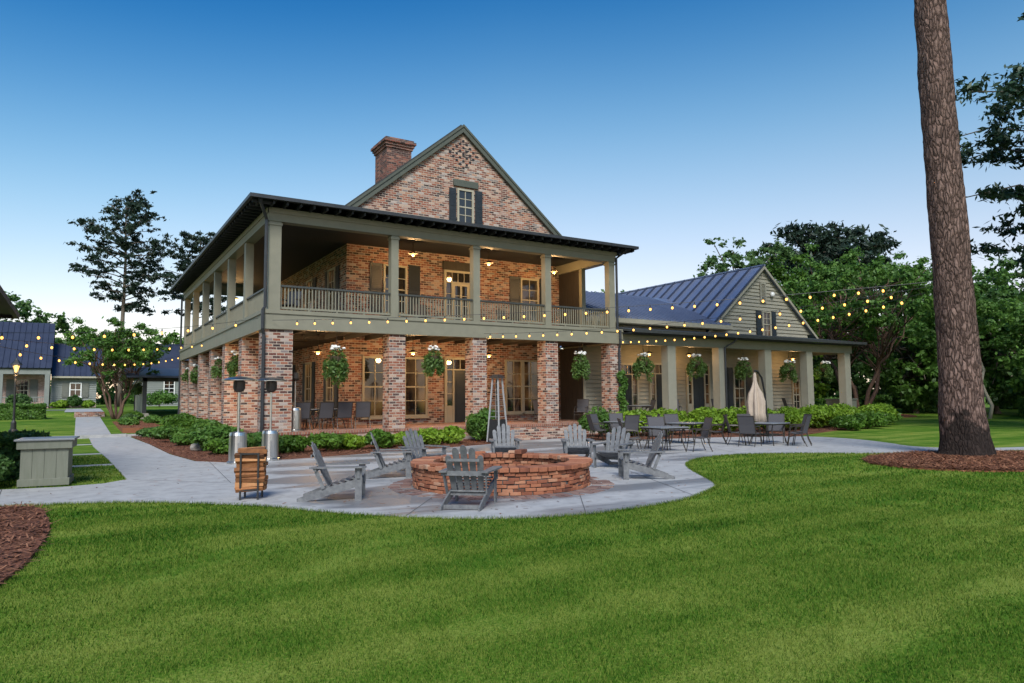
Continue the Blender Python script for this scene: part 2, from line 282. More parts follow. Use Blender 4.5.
class MB:
    """collects shapes; build() links them as ONE mesh object"""
    def __init__(s, T=None): s.v = []; s.f = []; s.r = []; s.T = T; s.var = 0.5
    def add(s, vs, fs):
        b = len(s.v)
        if s.T: vs = [s.T(*p) for p in vs]
        s.v += [tuple(p) for p in vs]
        for f in fs: s.f.append(tuple(b+i for i in f)); s.r.append(s.var)
        return s
    def box(s, x0, x1, y0, y1, z0, z1):
        return s.add([(x0, y0, z0), (x1, y0, z0), (x1, y1, z0), (x0, y1, z0), (x0, y0, z1), (x1, y0, z1), (x1, y1, z1), (x0, y1, z1)],
                     [(0, 3, 2, 1), (4, 5, 6, 7), (0, 1, 5, 4), (1, 2, 6, 5), (2, 3, 7, 6), (3, 0, 4, 7)])
    def hexa(s, p): return s.add(p, [(0, 3, 2, 1), (4, 5, 6, 7), (0, 1, 5, 4), (1, 2, 6, 5), (2, 3, 7, 6), (3, 0, 4, 7)])
    def bar(s, p, q, w, h, upv=(0, 0, 1)):
        p, q = Vector(p), Vector(q); d = (q-p).normalized(); u = Vector(upv)
        if abs(d.dot(u)) > .98: u = Vector((0, 1, 0))
        a = d.cross(u).normalized()*w/2; c = a.cross(d).normalized()*h/2
        return s.hexa([p-a-c, p+a-c, q+a-c, q-a-c, p-a+c, p+a+c, q+a+c, q-a+c])
    def tube(s, pts, rad, n=8, cap=True):
        pts = [Vector(p) for p in pts]; k = len(pts)
        if not hasattr(rad, '__len__'): rad = [rad]*k
        vs = []; fs = []; pa = None
        for i, p in enumerate(pts):
            d = (pts[min(i+1, k-1)]-pts[max(i-1, 0)]).normalized()
            if pa is None: pa = d.orthogonal().normalized()
            a = (pa-d*pa.dot(d)).normalized(); pa = a; b = d.cross(a)
            for j in range(n):
                t = 2*PI*j/n; vs.append(p+(a*math.cos(t)+b*math.sin(t))*rad[i])
        for i in range(k-1):
            for j in range(n): fs.append((i*n+j, i*n+(j+1) % n, (i+1)*n+(j+1) % n, (i+1)*n+j))
        if cap: fs += [tuple(range(n))[::-1], tuple((k-1)*n+j for j in range(n))]
        return s.add(vs, fs)
    def lathe(s, cx, cy, prof, n=20, cap=True):
        vs = []; fs = []; k = len(prof)
        for r, z in prof:
            for j in range(n):
                t = 2*PI*j/n; vs.append((cx+r*math.cos(t), cy+r*math.sin(t), z))
        for i in range(k-1):
            for j in range(n): fs.append((i*n+j, i*n+(j+1) % n, (i+1)*n+(j+1) % n, (i+1)*n+j))
        if cap: fs += [tuple(range(n))[::-1], tuple((k-1)*n+j for j in range(n))]
        return s.add(vs, fs)
    def ball(s, c, r, n=10, m=6, sq=(1, 1, 1)):
        vs = [(c[0], c[1], c[2]-r*sq[2])]; fs = []
        for i in range(1, m):
            t = PI*i/m-PI/2
            for j in range(n): a = 2*PI*j/n; vs.append((c[0]+r*sq[0]*math.cos(t)*math.cos(a), c[1]+r*sq[1]*math.cos(t)*math.sin(a), c[2]+r*sq[2]*math.sin(t)))
        vs.append((c[0], c[1], c[2]+r*sq[2])); e = len(vs)-1
        for j in range(n): fs += [(0, 1+(j+1) % n, 1+j), (e, 1+(m-2)*n+j, 1+(m-2)*n+(j+1) % n)]
        for i in range(m-2):
            for j in range(n): fs.append((1+i*n+j, 1+i*n+(j+1) % n, 1+(i+1)*n+(j+1) % n, 1+(i+1)*n+j))
        return s.add(vs, fs)
    def prism(s, poly, z0, z1, zf=None):
        n = len(poly); g = zf or (lambda x, y: 0)
        vs = [(x, y, z0+g(x, y)) for x, y in poly]+[(x, y, z1+g(x, y)) for x, y in poly]
        return s.add(vs, [tuple(range(n))[::-1], tuple(range(n, 2*n))]+[(i, (i+1) % n, n+(i+1) % n, n+i) for i in range(n)])
    def extr(s, pts, d):
        """extrude a 3D polygon by vector d"""
        n = len(pts); pts = [Vector(p) for p in pts]; d = Vector(d)
        return s.add(pts+[p+d for p in pts], [tuple(range(n))[::-1], tuple(range(n, 2*n))]+[(i, (i+1) % n, n+(i+1) % n, n+i) for i in range(n)])
    def mesh(s, name, mat, smooth=False):
        me = bpy.data.meshes.new(name); me.from_pydata(s.v, [], s.f); me.materials.append(mat)
        import bmesh
        bm = bmesh.new(); bm.from_mesh(me); bmesh.ops.recalc_face_normals(bm, faces=bm.faces); bm.to_mesh(me); bm.free()
        nv = len(me.loops); co = np.array(s.v)[[lp.vertex_index for lp in me.loops]]
        nm = np.zeros((len(me.polygons), 3)); me.polygons.foreach_get('normal', nm.ravel())
        lt = np.repeat(np.arange(len(me.polygons)), [p.loop_total for p in me.polygons]); na = np.abs(nm[lt]); ax = na.argmax(1)
        uv = np.where((ax == 0)[:, None], co[:, [1, 2]], np.where((ax == 1)[:, None], co[:, [0, 2]], co[:, [0, 1]]))
        L = me.uv_layers.new(name='UVMap'); L.data.foreach_set('uv', uv.astype('f').ravel())
        at = me.attributes.new('var', 'FLOAT', 'FACE'); at.data.foreach_set('value', np.array(s.r, 'f'))
        if smooth: me.polygons.foreach_set('use_smooth', np.ones(len(me.polygons), bool))
        return me
    def build(s, name, mat, parent=None, smooth=False, bevel=0):
        o = link(name, s.mesh(name, MT[mat] if isinstance(mat, str) else mat, smooth), parent)
        if bevel:
            bv = o.modifiers.new('edge', 'BEVEL'); bv.width = bevel; bv.segments = 2; bv.limit_method = 'ANGLE'
        return o
def cat_rom(pts, k=6, closed=False):
    out = []; n = len(pts)
    for i in range(n-1):
        p0, p1, p2, p3 = [np.array(pts[max(0, min(n-1, j))], float) for j in (i-1, i, i+1, i+2)]
        for t in np.linspace(0, 1, k, endpoint=False):
            out.append(tuple(.5*((2*p1)+(-p0+p2)*t+(2*p0-5*p1+4*p2-p3)*t*t+(-p0+3*p1-3*p2+p3)*t**3)))
    out.append(tuple(pts[-1])); return out
def inpoly(x, y, poly):
    r = np.zeros(x.shape, bool); n = len(poly)
    for i in range(n):
        x0, y0 = poly[i]; x1, y1 = poly[(i+1) % n]
        if y0 == y1: continue
        c = ((y0 > y) != (y1 > y)) & (x < (x1-x0)*(y-y0)/(y1-y0)+x0); r ^= c
    return r
def quads_mesh(name, V, var, mat, k=4):
    """V: (n,k,3) polygons"""
    n = len(V); me = bpy.data.meshes.new(name)
    me.vertices.add(n*k); me.vertices.foreach_set('co', V.reshape(-1).astype('f'))
    me.loops.add(n*k); me.loops.foreach_set('vertex_index', np.arange(n*k, dtype='i'))
    me.polygons.add(n); me.polygons.foreach_set('loop_start', np.arange(0, n*k, k, dtype='i')); me.polygons.foreach_set('loop_total', np.full(n, k, 'i'))
    at = me.attributes.new('var', 'FLOAT', 'FACE'); at.data.foreach_set('value', var.astype('f'))
    me.materials.append(MT[mat] if isinstance(mat, str) else mat); me.update(calc_edges=True); return me
def leaves(clumps, n, size, rng, elong=1.7, droop=0., shell=.55, out=.5, soft=False):
    """n leaf-sized faces through the volume of ellipsoid clumps (cx,cy,cz,rx,ry,rz)"""
    C = np.array(clumps, float); w = (C[:, 3]*C[:, 4]*C[:, 5])**.75; idx = rng.choice(len(C), n, p=w/w.sum())
    d = rng.normal(size=(n, 3)); d /= np.linalg.norm(d, axis=1)[:, None]
    r = rng.random(n)**(1/3); r = shell*np.maximum(r, rng.random(n)**.25)+(1-shell)*r
    if soft: r = np.minimum(np.abs(rng.normal(size=n))*.62, 1.7)
    P = C[idx, :3]+d*C[idx, 3:]*r[:, None]
    nr = d*out+rng.normal(size=(n, 3))*.6+np.array([0, 0, .35]); nr /= np.linalg.norm(nr, axis=1)[:, None]
    t = np.cross(nr, rng.normal(size=(n, 3))); t[:, 2] -= droop; t -= nr*(t*nr).sum(1)[:, None]; t /= np.linalg.norm(t, axis=1)[:, None]
    b = np.cross(nr, t); s = size*(.6+.8*rng.random(n))[:, None]
    V = np.stack([P-t*s*elong*.5, P+b*s*.5-t*s*.05, P+t*s*elong*.5, P-b*s*.5-t*s*.05], 1)
    cv = rng.random(len(C))*.5; var = np.clip(.15+cv[idx]*.7+rng.random(n)*.35, 0, 1)
    return V, var
def box_leaves(name, rx, ry, h, n, size, mat, parent, seed):
    """leaves of a clipped hedge: thickest at its faces, the faces gently uneven"""
    rng = np.random.default_rng(seed); u = rng.random((n, 3))*2-1; ax = rng.choice(3, n, p=[ry*h/(ry*h+rx*h+rx*ry*2), rx*h/(ry*h+rx*h+rx*ry*2), rx*ry*2/(ry*h+rx*h+rx*ry*2)])
    k = np.arange(n); sg = np.where(ax == 2, 1, rng.choice([-1, 1], n)); u[k, ax] = sg*(1-np.abs(rng.normal(size=n))*.12)
    P = np.stack([u[:, 0]*rx, u[:, 1]*ry, (u[:, 2]*.5+.5)*h], 1)
    lump = .05*np.sin(P[:, 0]*3.1+seed)+.05*np.sin(P[:, 1]*4.3+P[:, 0]*1.7+seed*2)+.03*np.sin(P[:, 0]*7.7+P[:, 2]*6); nr0 = np.zeros((n, 3)); nr0[k, ax] = sg
    rd = np.maximum(0, np.abs(u).clip(0, 1)-.8).sum(1)*.35; P += nr0*(lump-rd)[:, None]; P[:, 2] = P[:, 2].clip(.03)
    nr = nr0*.7+rng.normal(size=(n, 3))*.6+np.array([0, 0, .3]); nr /= np.linalg.norm(nr, axis=1)[:, None]
    t = np.cross(nr, rng.normal(size=(n, 3))); t /= np.linalg.norm(t, axis=1)[:, None]; b = np.cross(nr, t); s = size*(.6+.8*rng.random(n))[:, None]
    V = np.stack([P-t*s, P+b*s*.5-t*s*.1, P+t*s, P-b*s*.5-t*s*.1], 1)
    return link(name, quads_mesh(name, V, np.clip(.45+.22*rng.normal(size=n)+lump*2, 0, 1), mat), parent)
def leaf_obj(name, clumps, n, size, mat, parent, seed, clip=None, **k):
    V, var = leaves(clumps, n, size, np.random.default_rng(seed), **k)
    if clip:
        c = V.mean(1); q = (np.abs(c[:, 0]) < clip[0]) & (np.abs(c[:, 1]) < clip[1]) & (c[:, 2] < clip[2]) & (c[:, 2] > .02); V, var = V[q], var[q]
    return link(name, quads_mesh(name, V, var, mat), parent)
def hgt(x, y):
    """lie of the land: a step and a gentle rise behind the house on the left"""
    if y < 12.5: b = 0
    elif y < 33.5: b = .12+(y-12.5)*.021
    elif y < 34.5: b = .56+(y-33.5)*.28
    else: b = .84+min(y-34.5, 12)*.014
    t = min(1, max(0, (x-14)/11)); return b*(1-t*t*(3-2*t))
# ------------------------------------------------------------------ ground
def ground():
    xs = sorted(set([-700, -300, -150, -90, -60, -40, -30]+[round(v, 2) for v in np.arange(-24, 60, 2.)]+[70, 90, 120, 200, 400, 800]))
    ys = sorted(set([-300, -120, -60, -40]+list(range(-30, 12, 3))+[12.45, 12.55]+list(range(14, 33, 2))+[33.5, 34.5]+list(range(36, 60, 3))+[70, 90, 130, 200, 400, 900]))
    b = MB(); nx = len(xs)
    vs = [(x, y, hgt(x, y)) for y in ys for x in xs]
    b.add(vs, [(j*nx+i, j*nx+i+1, (j+1)*nx+i+1, (j+1)*nx+i) for j in range(len(ys)-1) for i in range(nx-1)])
    tag(b.build('lawn', 'lawn'), kind='structure')
ground()
NEAR = [(-12, -8.2), (-8, -9.6), (-6.24, -10.2), (-4.46, -10.93), (-2.88, -12.41), (-2.03, -13.81), (-0.8, -15.27), (0.55, -16.0), (1.58, -16.08), (3.0, -15.87), (4.02, -15.44), (4.9, -14.9), (5.7, -13.85), (6.6, -12.61), (7.6, -11.54), (9.07, -10.68), (10.8, -10.56), (12.4, -11.35), (13.97, -12.67), (15.44, -13.5), (18, -14.4), (26, -16.5)]
FAR = [(26, -15.5), (18.6, -13.6), (17.3, -12.0), (18.3, -10.4), (19.2, -8.9), (19.6, -7.4), (19.4, -6.3), (18.1, -5.4), (15.8, -4.5), (13.1, -3.9), (12.2, -3.5), (11.3, -2.9), (10.9, -2.1), (11.3, -1.5), (11.9, -1.0), (11.9, -.2), (8.6, -.2), (8.6, -1.6), (6.88, -2.54), (3.35, -3.6), (1.7, -3.85), (0.1, -4.25), (-1.76, -4.4), (-2.49, -3.4), (-2.79, -0.3), (-2.9, 5.44), (-3.2, 12.42)]
LEFT = [(-4.75, 12.42), (-4.7, 5.6), (-4.45, -1.1), (-4.3, -7.2), (-4.75, -7.75), (-5.47, -7.9), (-6.42, -7.7), (-8, -7.0), (-12, -5.6)]
near_c = cat_rom(NEAR, 6)
PATIO = near_c+cat_rom(FAR[:14], 4)+FAR[14:]+LEFT
tag(MB().prism(PATIO, -.1, .022).build('patio', 'concrete'), kind='structure')
jt = MB(); 
def joint(a, c, w=.014):
    d = Vector((c[0]-a[0], c[1]-a[1], 0)).normalized(); n_ = Vector((-d.y, d.x, 0))*w/2
    jt.add([(a[0]-n_.x, a[1]-n_.y, .026), (a[0]+n_.x, a[1]+n_.y, .026), (c[0]+n_.x, c[1]+n_.y, .026), (c[0]-n_.x, c[1]-n_.y, .026)], [(0, 1, 2, 3)])
joint((3.55, -15.62), (7.2, -8.0)); joint((7.2, -8.0), (10.4, -3.6)); joint((1.0, -16.0), (2.35, -14.05)); joint((-1.25, -14.8), (-.2, -13.4))
joint((7.6, -11.5), (4.2, -8.6)); joint((4.2, -8.6), (-.9, -4.4)); joint((4.2, -8.6), (7.2, -2.6)); joint((-.05, -11.3), (-2.6, -9.2)); joint((-2.6, -9.2), (-4.2, -7.4)); joint((-2.6, -9.2), (-2.2, -3.8))
joint((-4.45, -1.5), (-2.75, -1.5)); joint((-4.6, 2.5), (-2.85, 2.5)); joint((-4.7, 7), (-3, 7)); joint((10.8, -10.5), (12.3, -7.6)); joint((7.2, -8), (12.1, -7.6)); joint((14.0, -12.6), (15.0, -7.6)); joint((-6.3, -10.1), (-6.4, -7.75))
tag(jt.build('patio_joints', 'joint'), kind='structure')
# upper path behind the step, its steps, and the kerb across the lawn
def path_strip(name, xl, xr, ys, mat='concrete', lift=.03):
    b = MB(); vs = []
    for y in ys: vs += [(xl, y, hgt(xl, y)+lift), (xr, y, hgt(xr, y)+lift)]
    b.add(vs, [(2*i, 2*i+1, 2*i+3, 2*i+2) for i in range(len(ys)-1)]); tag(b.build(name, mat), kind='structure')
path_strip('path', -5.3, -3.9, [12.56, 16, 20, 24, 28, 31.9])
path_strip('path', -6, -3.6, [34.6, 36, 38, 41, 44])
path_strip('path', -30, -5.5, [40, 41.2])
MBs = MB()
MBs.box(-5.4, -3.6, 32.0, 34.0, .3, .69).box(-5.4, -3.6, 32.9, 34.6, .3, .86)
tag(MBs.build('path_step', 'brick'), 'low brick steps leading up the far garden path', 'steps')
kb = MB().box(-60, -5.3, 12.35, 12.58, -.1, .13).box(-3.3, -.9, 12.35, 12.58, -.1, .13).box(-5.3, -3.3, 12.3, 12.56, -.1, .152)
tag(kb.build('kerb', 'concrete'), kind='structure')
st = MB()
for y0, y1, xl in ((-3.1, -2.75, -12), (1.4, 1.75, -12), (7.0, 7.35, -12)):
    st.box(xl, -4.42-(.03*(y0+3)), y0, y1, -.05, .016)
tag(st.build('paving_strip', 'concrete'), kind='structure')
# planting beds with pine straw
def bed(name, poly, mat, n, seed, z=.035, lo=.05, hi=.16):
    rng = np.random.default_rng(seed); P = np.array(poly); mn, mx_ = P.min(0), P.max(0)
    b = MB(); b.prism(poly, -.05, z); b.build(name, mat); base = bpy.context.scene.objects[-1] if False else None
    o = [q for q in COL.objects if q.name.startswith(name)][-1]; tag(o, kind='structure')
    x = mn[0]+(mx_[0]-mn[0])*rng.random(n*3); y = mn[1]+(mx_[1]-mn[1])*rng.random(n*3); k = inpoly(x, y, poly); x, y = x[k][:n], y[k][:n]; m = len(x)
    a = rng.random(m)*2*PI; l_ = lo+(hi-lo)*rng.random(m); tl = (rng.random(m)-.4)*.5; w = .006+.006*rng.random(m)
    d = np.stack([np.cos(a), np.sin(a), tl], 1)*l_[:, None]; nn = np.stack([-np.sin(a), np.cos(a), np.zeros(m)], 1)*w[:, None]
    P0 = np.stack([x, y, z+.002+.03*rng.random(m)], 1)
    tag(link(name+'_litter', quads_mesh(name+'_litter', np.stack([P0-nn, P0+nn, P0+d+nn, P0+d-nn], 1), rng.random(m), mat)), kind='stuff')
BED_L = cat_rom([(-12, -8.45), (-8, -9.85), (-6.24, -10.45), (-5.72, -10.85), (-5.56, -12.0), (-5.5, -13.2), (-5.58, -14.6), (-5.7, -15.6), (-6.0, -16.6), (-7, -17.6), (-12, -19)], 4)
bed('mulch_bed', BED_L, 'straw', 26000, 1)
BED_T = cat_rom([(11.0, -14.2), (11.7, -13.6), (12.8, -13.15), (14.2, -13.0), (15.6, -13.3), (17, -14.2), (17.6, -15.6), (17.2, -16.7), (15.6, -17.1), (13.6, -17.2), (11.9, -17.0), (10.95, -16.2), (10.7, -15.1), (11.0, -14.2)], 4)[:-1]
bed('tree_bed', BED_T, 'straw_red', 26000, 2)
BED_F = [(8.55, -.05), (8.55, -1.62), (6.88, -2.56), (3.35, -3.62), (1.7, -3.87), (0.1, -4.27), (-1.7, -4.42), (-2.45, -3.4), (-2.75, -0.3), (-2.86, 5.44), (-3.1, 12.3), (-.02, 12.3), (-.02, -.05)]
bed('porch_bed', BED_F, 'straw', 16000, 3)
BED_W = cat_rom([(11.95, -.05), (11.95, -1.0), (10.95, -2.1), (11.3, -2.85), (12.2, -3.45), (13.1, -3.85), (15.8, -4.45), (18.1, -5.35), (19.3, -6.0), (21, -5.4), (24.5, -4.3), (28, -3.6), (31, -2.4), (36, .6), (40, 3), (41, 4.5)], 3)+[(36, 4), (32.9, -.05)]
bed('wing_bed', BED_W, 'straw', 12000, 4, lo=.08, hi=.2)
bed('pavilion_bed', cat_rom([(-3.4, 13.5), (-3.42, 20), (-3.3, 26), (-2.2, 30), (-.4, 29), (-1.4, 22), (-1.7, 15), (-2.4, 13.2), (-3.4, 13.5)], 3)[:-1], 'straw_red', 3000, 5, z=.38)
bed('myrtle_bed', cat_rom([(43, 4.5), (45, 3.6), (48, 4.6), (52, 8), (52, 12), (46, 11), (43, 7), (43, 4.5)], 3)[:-1], 'straw_red', 2000, 6)
# mown grass: blades, thinning with distance from the lawn in front
def grass():
    rng = np.random.default_rng(11); VV = []; RR = []
    cx, cy = CAM.x, CAM.y; yw = yaw
    for d0, d1, dens, ln, wd in ((3.2, 5.5, 9500, .024, .0045), (5.5, 8, 6200, .026, .006), (8, 11.5, 3200, .03, .0085), (11.5, 16, 1300, .034, .013), (16, 24, 420, .04, .022)):
        A = math.radians(80)*(d1*d1-d0*d0)/2; n = int(A*dens)
        r = np.sqrt(d0*d0+(d1*d1-d0*d0)*rng.random(n)); a = yw+(rng.random(n)-.5)*math.radians(92)
        x = cx+r*np.cos(a)/np.cos((a-yw)*.5); y = cy+r*np.sin(a)/np.cos((a-yw)*.5)
        k = ~(inpoly(x, y, PATIO) | inpoly(x, y, BED_L) | inpoly(x, y, BED_T) | inpoly(x, y, BED_F) | inpoly(x, y, BED_W))
        k &= ~((x < -4.3) & (((y > -3.1) & (y < -2.75)) | ((y > 1.4) & (y < 1.75)))) & (y < 12)
        # worn, thin spots
        wv = np.sin(x*1.7+np.sin(y*1.3)*1.4)*np.sin(y*2.1+np.sin(x*.9)*2); k &= rng.random(n) < np.where(wv > .75, .55, 1)
        x, y = x[k], y[k]; n = len(x)
        h = ln*(.6+.8*rng.random(n)); w = wd*(.7+.6*rng.random(n)); az = rng.random(n)*2*PI; ld = rng.random(n)*2*PI; lean = h*(.2+.7*rng.random(n))
        b = np.stack([np.cos(az)*w/2, np.sin(az)*w/2, np.zeros(n)], 1); P = np.stack([x, y, np.full(n, -.002)], 1); t = P+np.stack([np.cos(ld)*lean, np.sin(ld)*lean, h], 1)
        VV.append(np.stack([P-b, P+b, t], 1)); v = np.clip(.5+.27*rng.normal(size=n), 0, 1); v[rng.random(n) < .02] = 1.0; RR.append(v)
    # longer tufts creeping over the slab edges
    E = np.array(near_c); k = rng.integers(0, len(E)-1, 16000); t = rng.random(16000)[:, None]; P2 = E[k]*(1-t)+E[k+1]*t; dv = E[k+1]-E[k]; dv /= np.linalg.norm(dv, axis=1)[:, None]+1e-9
    nv = np.stack([dv[:, 1], -dv[:, 0]], 1); P2 = P2+nv*(np.abs(rng.normal(size=16000))*.035-.004)[:, None]; n = len(P2); dist = np.hypot(P2[:, 0]-cx, P2[:, 1]-cy)
    h = .045*(.5+rng.random(n)); w = .0007*dist*(.7+.6*rng.random(n)); az = rng.random(n)*2*PI; b = np.stack([np.cos(az)*w/2, np.sin(az)*w/2, np.zeros(n)], 1)
    P = np.stack([P2[:, 0], P2[:, 1], np.full(n, -.002)], 1); ln_ = (-nv*(rng.random(n)*.05)[:, None])+rng.normal(size=(n, 2))*.015; VV.append(np.stack([P-b, P+b, P+np.stack([ln_[:, 0], ln_[:, 1], h], 1)], 1)); RR.append(np.clip(.45+.27*rng.normal(size=n), 0, 1))
    tag(link('grass', quads_mesh('grass', np.concatenate(VV), np.concatenate(RR), 'blade', 3)), kind='stuff')
grass()
# fallen needles and bits of leaf on the slabs
def litter():
    rng = np.random.default_rng(21); n = 2600; x = rng.uniform(-7, 20, n); y = rng.uniform(-21, -3, n); k = ~(inpoly(x, y, BED_T) | inpoly(x, y, BED_F) | inpoly(x, y, BED_W) | inpoly(x, y, BED_L)); x, y = x[k], y[k]; n = len(x)
    on = inpoly(x, y, PATIO); x, y = x[on], y[on]; n = len(x); z = np.full(n, .026); a = rng.random(n)*2*PI; l_ = .03+.07*rng.random(n); w = .004+.008*rng.random(n)
    d = np.stack([np.cos(a)*l_, np.sin(a)*l_, .01*rng.random(n)], 1); m_ = np.stack([-np.sin(a)*w, np.cos(a)*w, np.zeros(n)], 1); P = np.stack([x, y, z], 1)
    tag(link('leaf_litter', quads_mesh('leaf_litter', np.stack([P-m_, P+m_, P+d+m_, P+d-m_], 1), rng.random(n), 'straw')), kind='stuff')
litter()
# ------------------------------------------------------------------ the house
H = thing('brick_house', 'two storey red brick house with gabled roof, chimney, upper veranda and a long sided wing', 'house')
ZF, ZD, ZDT, ZB, ZE = .563, 4.02, 4.64, 7.73, 8.36     # porch floor, deck underside, deck top, upper beam underside, eave
PX = [(.0, .92), (4.41, 5.04), (7.88, 8.51), (11.35, 11.98), (14.82, 15.45)]
PY = [(3.86, 4.49), (7.44, 8.07), (11.02, 11.65), (14.6, 15.23), (18.18, 18.81), (21.76, 22.39)]
D = 4.15
MB().box(-.04, 15.52, -.06, 22.45, -.3, .47).build('porch_base', 'brick', H)
MB().box(-.075, 15.55, -.095, 22.46, .47, ZF).build('porch_floor', 'brick_floor', H)
MB().box(15.56, 33.1, -.1, 2.6, -.3, .5).build('wing_porch_floor', 'concrete', H)
s_ = MB().box(8.62, 11.88, -.5, -.1, -.1, .45).box(8.62, 11.88, -.86, -.1, -.1, .3).box(8.62, 11.88, -1.2, -.1, -.1, .15)
s_.build('porch_steps', 'brick', H)
for a, b in PX: MB().box(a, b, 0, b-a if a else .92, ZF, ZD).build('pier', 'brick', H)
for a, b in PY: MB().box(0, .63, a, b, ZF, ZD).build('pier', 'brick', H)
# ground and upper storey walls, the front one running up into the gable
APX, APZ = 9.61, 14.39; K = (APZ-9.68)/(APX-3.97)
def rake(x): return APZ-.22-abs(x-APX)*K
w = MB(); w.extr([(D, D, ZF), (15.06, D, ZF), (15.06, D, rake(15.06)), (APX, D, rake(APX)), (D, D, rake(D))], (0, .35, 0))
w.box(D, D+.35, D+.35, 21.9, ZF, 9.5).box(14.71, 15.06, D+.35, 21.9, ZF, 9.5).box(D+.35, 14.71, 21.6, 21.9, ZF, 9.5)
W_ = w.build('wall', 'brick', H)
# lattice of missing bricks under the ridge
v_ = MB()
for i in range(9):
    for j in range(9):
        dx = (i-4)*.175; dz = (j-4)*.175
        if (i+j) % 2 == 0 and abs(i-4)+abs(j-4) <= 4: v_.box(9.68+dx*1.0-.062, 9.68+dx+.062, D-.006, D+.02, 12.98+dz*.92-.055, 12.98+dz*.92+.055)
v_.build('gable_vent', 'black', H)
# main roof
rf = MB()
def slope(x0, z0, x1, z1, y0, y1, t=.16):
    n = Vector((-(z1-z0), 0, x1-x0)).normalized()*t
    if n.z < 0: n = -n
    rf.hexa([(x0, y0, z0), (x1, y0, z1), (x1, y1, z1), (x0, y1, z0), (x0+n.x, y0, z0+n.z), (x1+n.x, y0, z1+n.z), (x1+n.x, y1, z1+n.z), (x0+n.x, y1, z0+n.z)])
slope(3.45, APZ-K*(APX-3.45)-.16, APX, APZ-.16, D-.12, 22.2); slope(15.77, APZ-K*(15.77-APX)-.16, APX, APZ-.16, D-.12, 22.2)
RF = rf.build('roof', 'roof_dark', H)
rk = MB()
for sx in (-1, 1):
    xe = APX+sx*6.16
    p0, p1 = Vector((xe, D-.13, APZ-K*6.16-.03)), Vector((APX, D-.13, APZ-.03))
    for off, th, y0 in ((0, .12, D-.2), (.125, .24, D-.16)):
        q = [Vector((xe, y0, p0.z-off)), Vector((APX, y0, p1.z-off)), Vector((APX, y0, p1.z-off-th)), Vector((xe, y0, p0.z-off-th))]
        rk.extr(q, (0, D-.005-y0, 0))
rk.build('rake_board', 'trim_dark', H)
ch = MB(); cx0, cx1, cy0, cy1 = 7.42, 8.74, 8, 9.6
ch.box(cx0, cx1, cy0, cy1, 11.0, 14.5)
for i, e in enumerate((.06, .12, .19)): ch.box(cx0-e, cx1+e, cy0-e, cy1+e, 14.16+.13*i, 14.29+.13*i)
ch.box(cx0-.1, cx1+.1, cy0-.1, cy1+.1, 14.55, 14.66)
ch.build('chimney', 'chimney_brick', RF); MB().box(7.75, 8.45, 8.3, 9.3, 14.66, 14.8).build('flue_cap', 'black', RF)
# veranda deck, fascia, beams, posts
MB().box(.12, 15.35, .12, 22.3, ZD+.25, ZDT-.02).build('deck', 'darkwood', H)
f_ = MB().box(-.06, 15.52, -.07, .12, ZD, ZDT).box(-.07, .12, .12, 22.42, ZD, ZDT).box(15.35, 15.52, .12, D, ZD, ZDT).box(-.1, 15.56, -.11, -.07, ZDT-.1, ZDT+.03).box(-.11, -.07, -.11, 22.42, ZDT-.1, ZDT+.03).box(-.075, 15.53, -.085, -.07, ZD+.001, ZD+.14)
f_.build('deck_fascia', 'trim', H)
jb = MB()
for i in range(18): jb.box(.7+i*.85, .78+i*.85, .13, D-.02, ZD+.08, ZD+.25)
for i in range(20): jb.box(.13, D-.02, D+.3+i*.9, D+.38+i*.9, ZD+.08, ZD+.25)
jb.build('deck_joists', 'darkwood', H)
POSTX = [(.1, .5), (4.5, 4.79), (7.97, 8.27), (11.43, 11.73), (14.92, 15.24)]
for a, b in POSTX: MB().box(a, b, .08, .08+min(b-a, .36), ZDT, ZB).box(a-.03, b+.03, .05, .11+min(b-a, .36), ZB-.14, ZB-.06).build('post', 'trim', H)
for a, b in PY: MB().box(.1, .4, a+.16, b-.16, ZDT, ZB).build('post', 'trim', H)
MB().box(.06, 15.3, .05, .42, ZB, ZE-.18).box(.05, .44, .42, 22.4, ZB, ZE-.18).box(14.9, 15.3, .42, D, ZB, ZE-.18).box(.02, 15.34, .015, .05, ZE-.36, ZE-.18).box(.015, .05, .015, 22.4, ZE-.36, ZE-.18).build('beam', 'trim', H)
# veranda roof: low slope all round, soffit boards and rafter tails
vr = MB(); E_ = .6; XR = 15.95; SL = .19
def rz(dx): return ZE+dx*SL
dd = D+E_
for t0, t1 in ((-.05, .06),):
    vr.add([(-E_, -E_, ZE+t0), (XR, -E_, ZE+t0), (XR-dd, D, rz(dd)+t0), (D, D, rz(dd)+t0), (-E_, 23, ZE+t0), (D, 23, rz(dd)+t0),
            (-E_, -E_, ZE+t1), (XR, -E_, ZE+t1), (XR-dd, D, rz(dd)+t1), (D, D, rz(dd)+t1), (-E_, 23, ZE+t1), (D, 23, rz(dd)+t1), (XR, D, ZE+t0), (XR, D, ZE+t1)],
           [(0, 1, 2, 3), (0, 3, 5, 4), (6, 9, 8, 7), (6, 10, 11, 9), (0, 6, 7, 1), (0, 4, 10, 6), (4, 5, 11, 10), (1, 12, 2), (7, 8, 13), (1, 7, 13, 12), (12, 13, 8, 2)])
vr.build('veranda_roof', 'roof_dark', H)
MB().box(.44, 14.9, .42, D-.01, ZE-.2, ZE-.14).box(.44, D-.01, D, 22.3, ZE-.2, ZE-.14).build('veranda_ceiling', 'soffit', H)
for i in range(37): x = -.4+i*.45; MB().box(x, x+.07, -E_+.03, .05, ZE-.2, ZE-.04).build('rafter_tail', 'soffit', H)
for i in range(52): y = -.4+i*.44; MB().box(-E_+.03, .05, y, y+.07, ZE-.2, ZE-.04).build('rafter_tail', 'soffit', H)
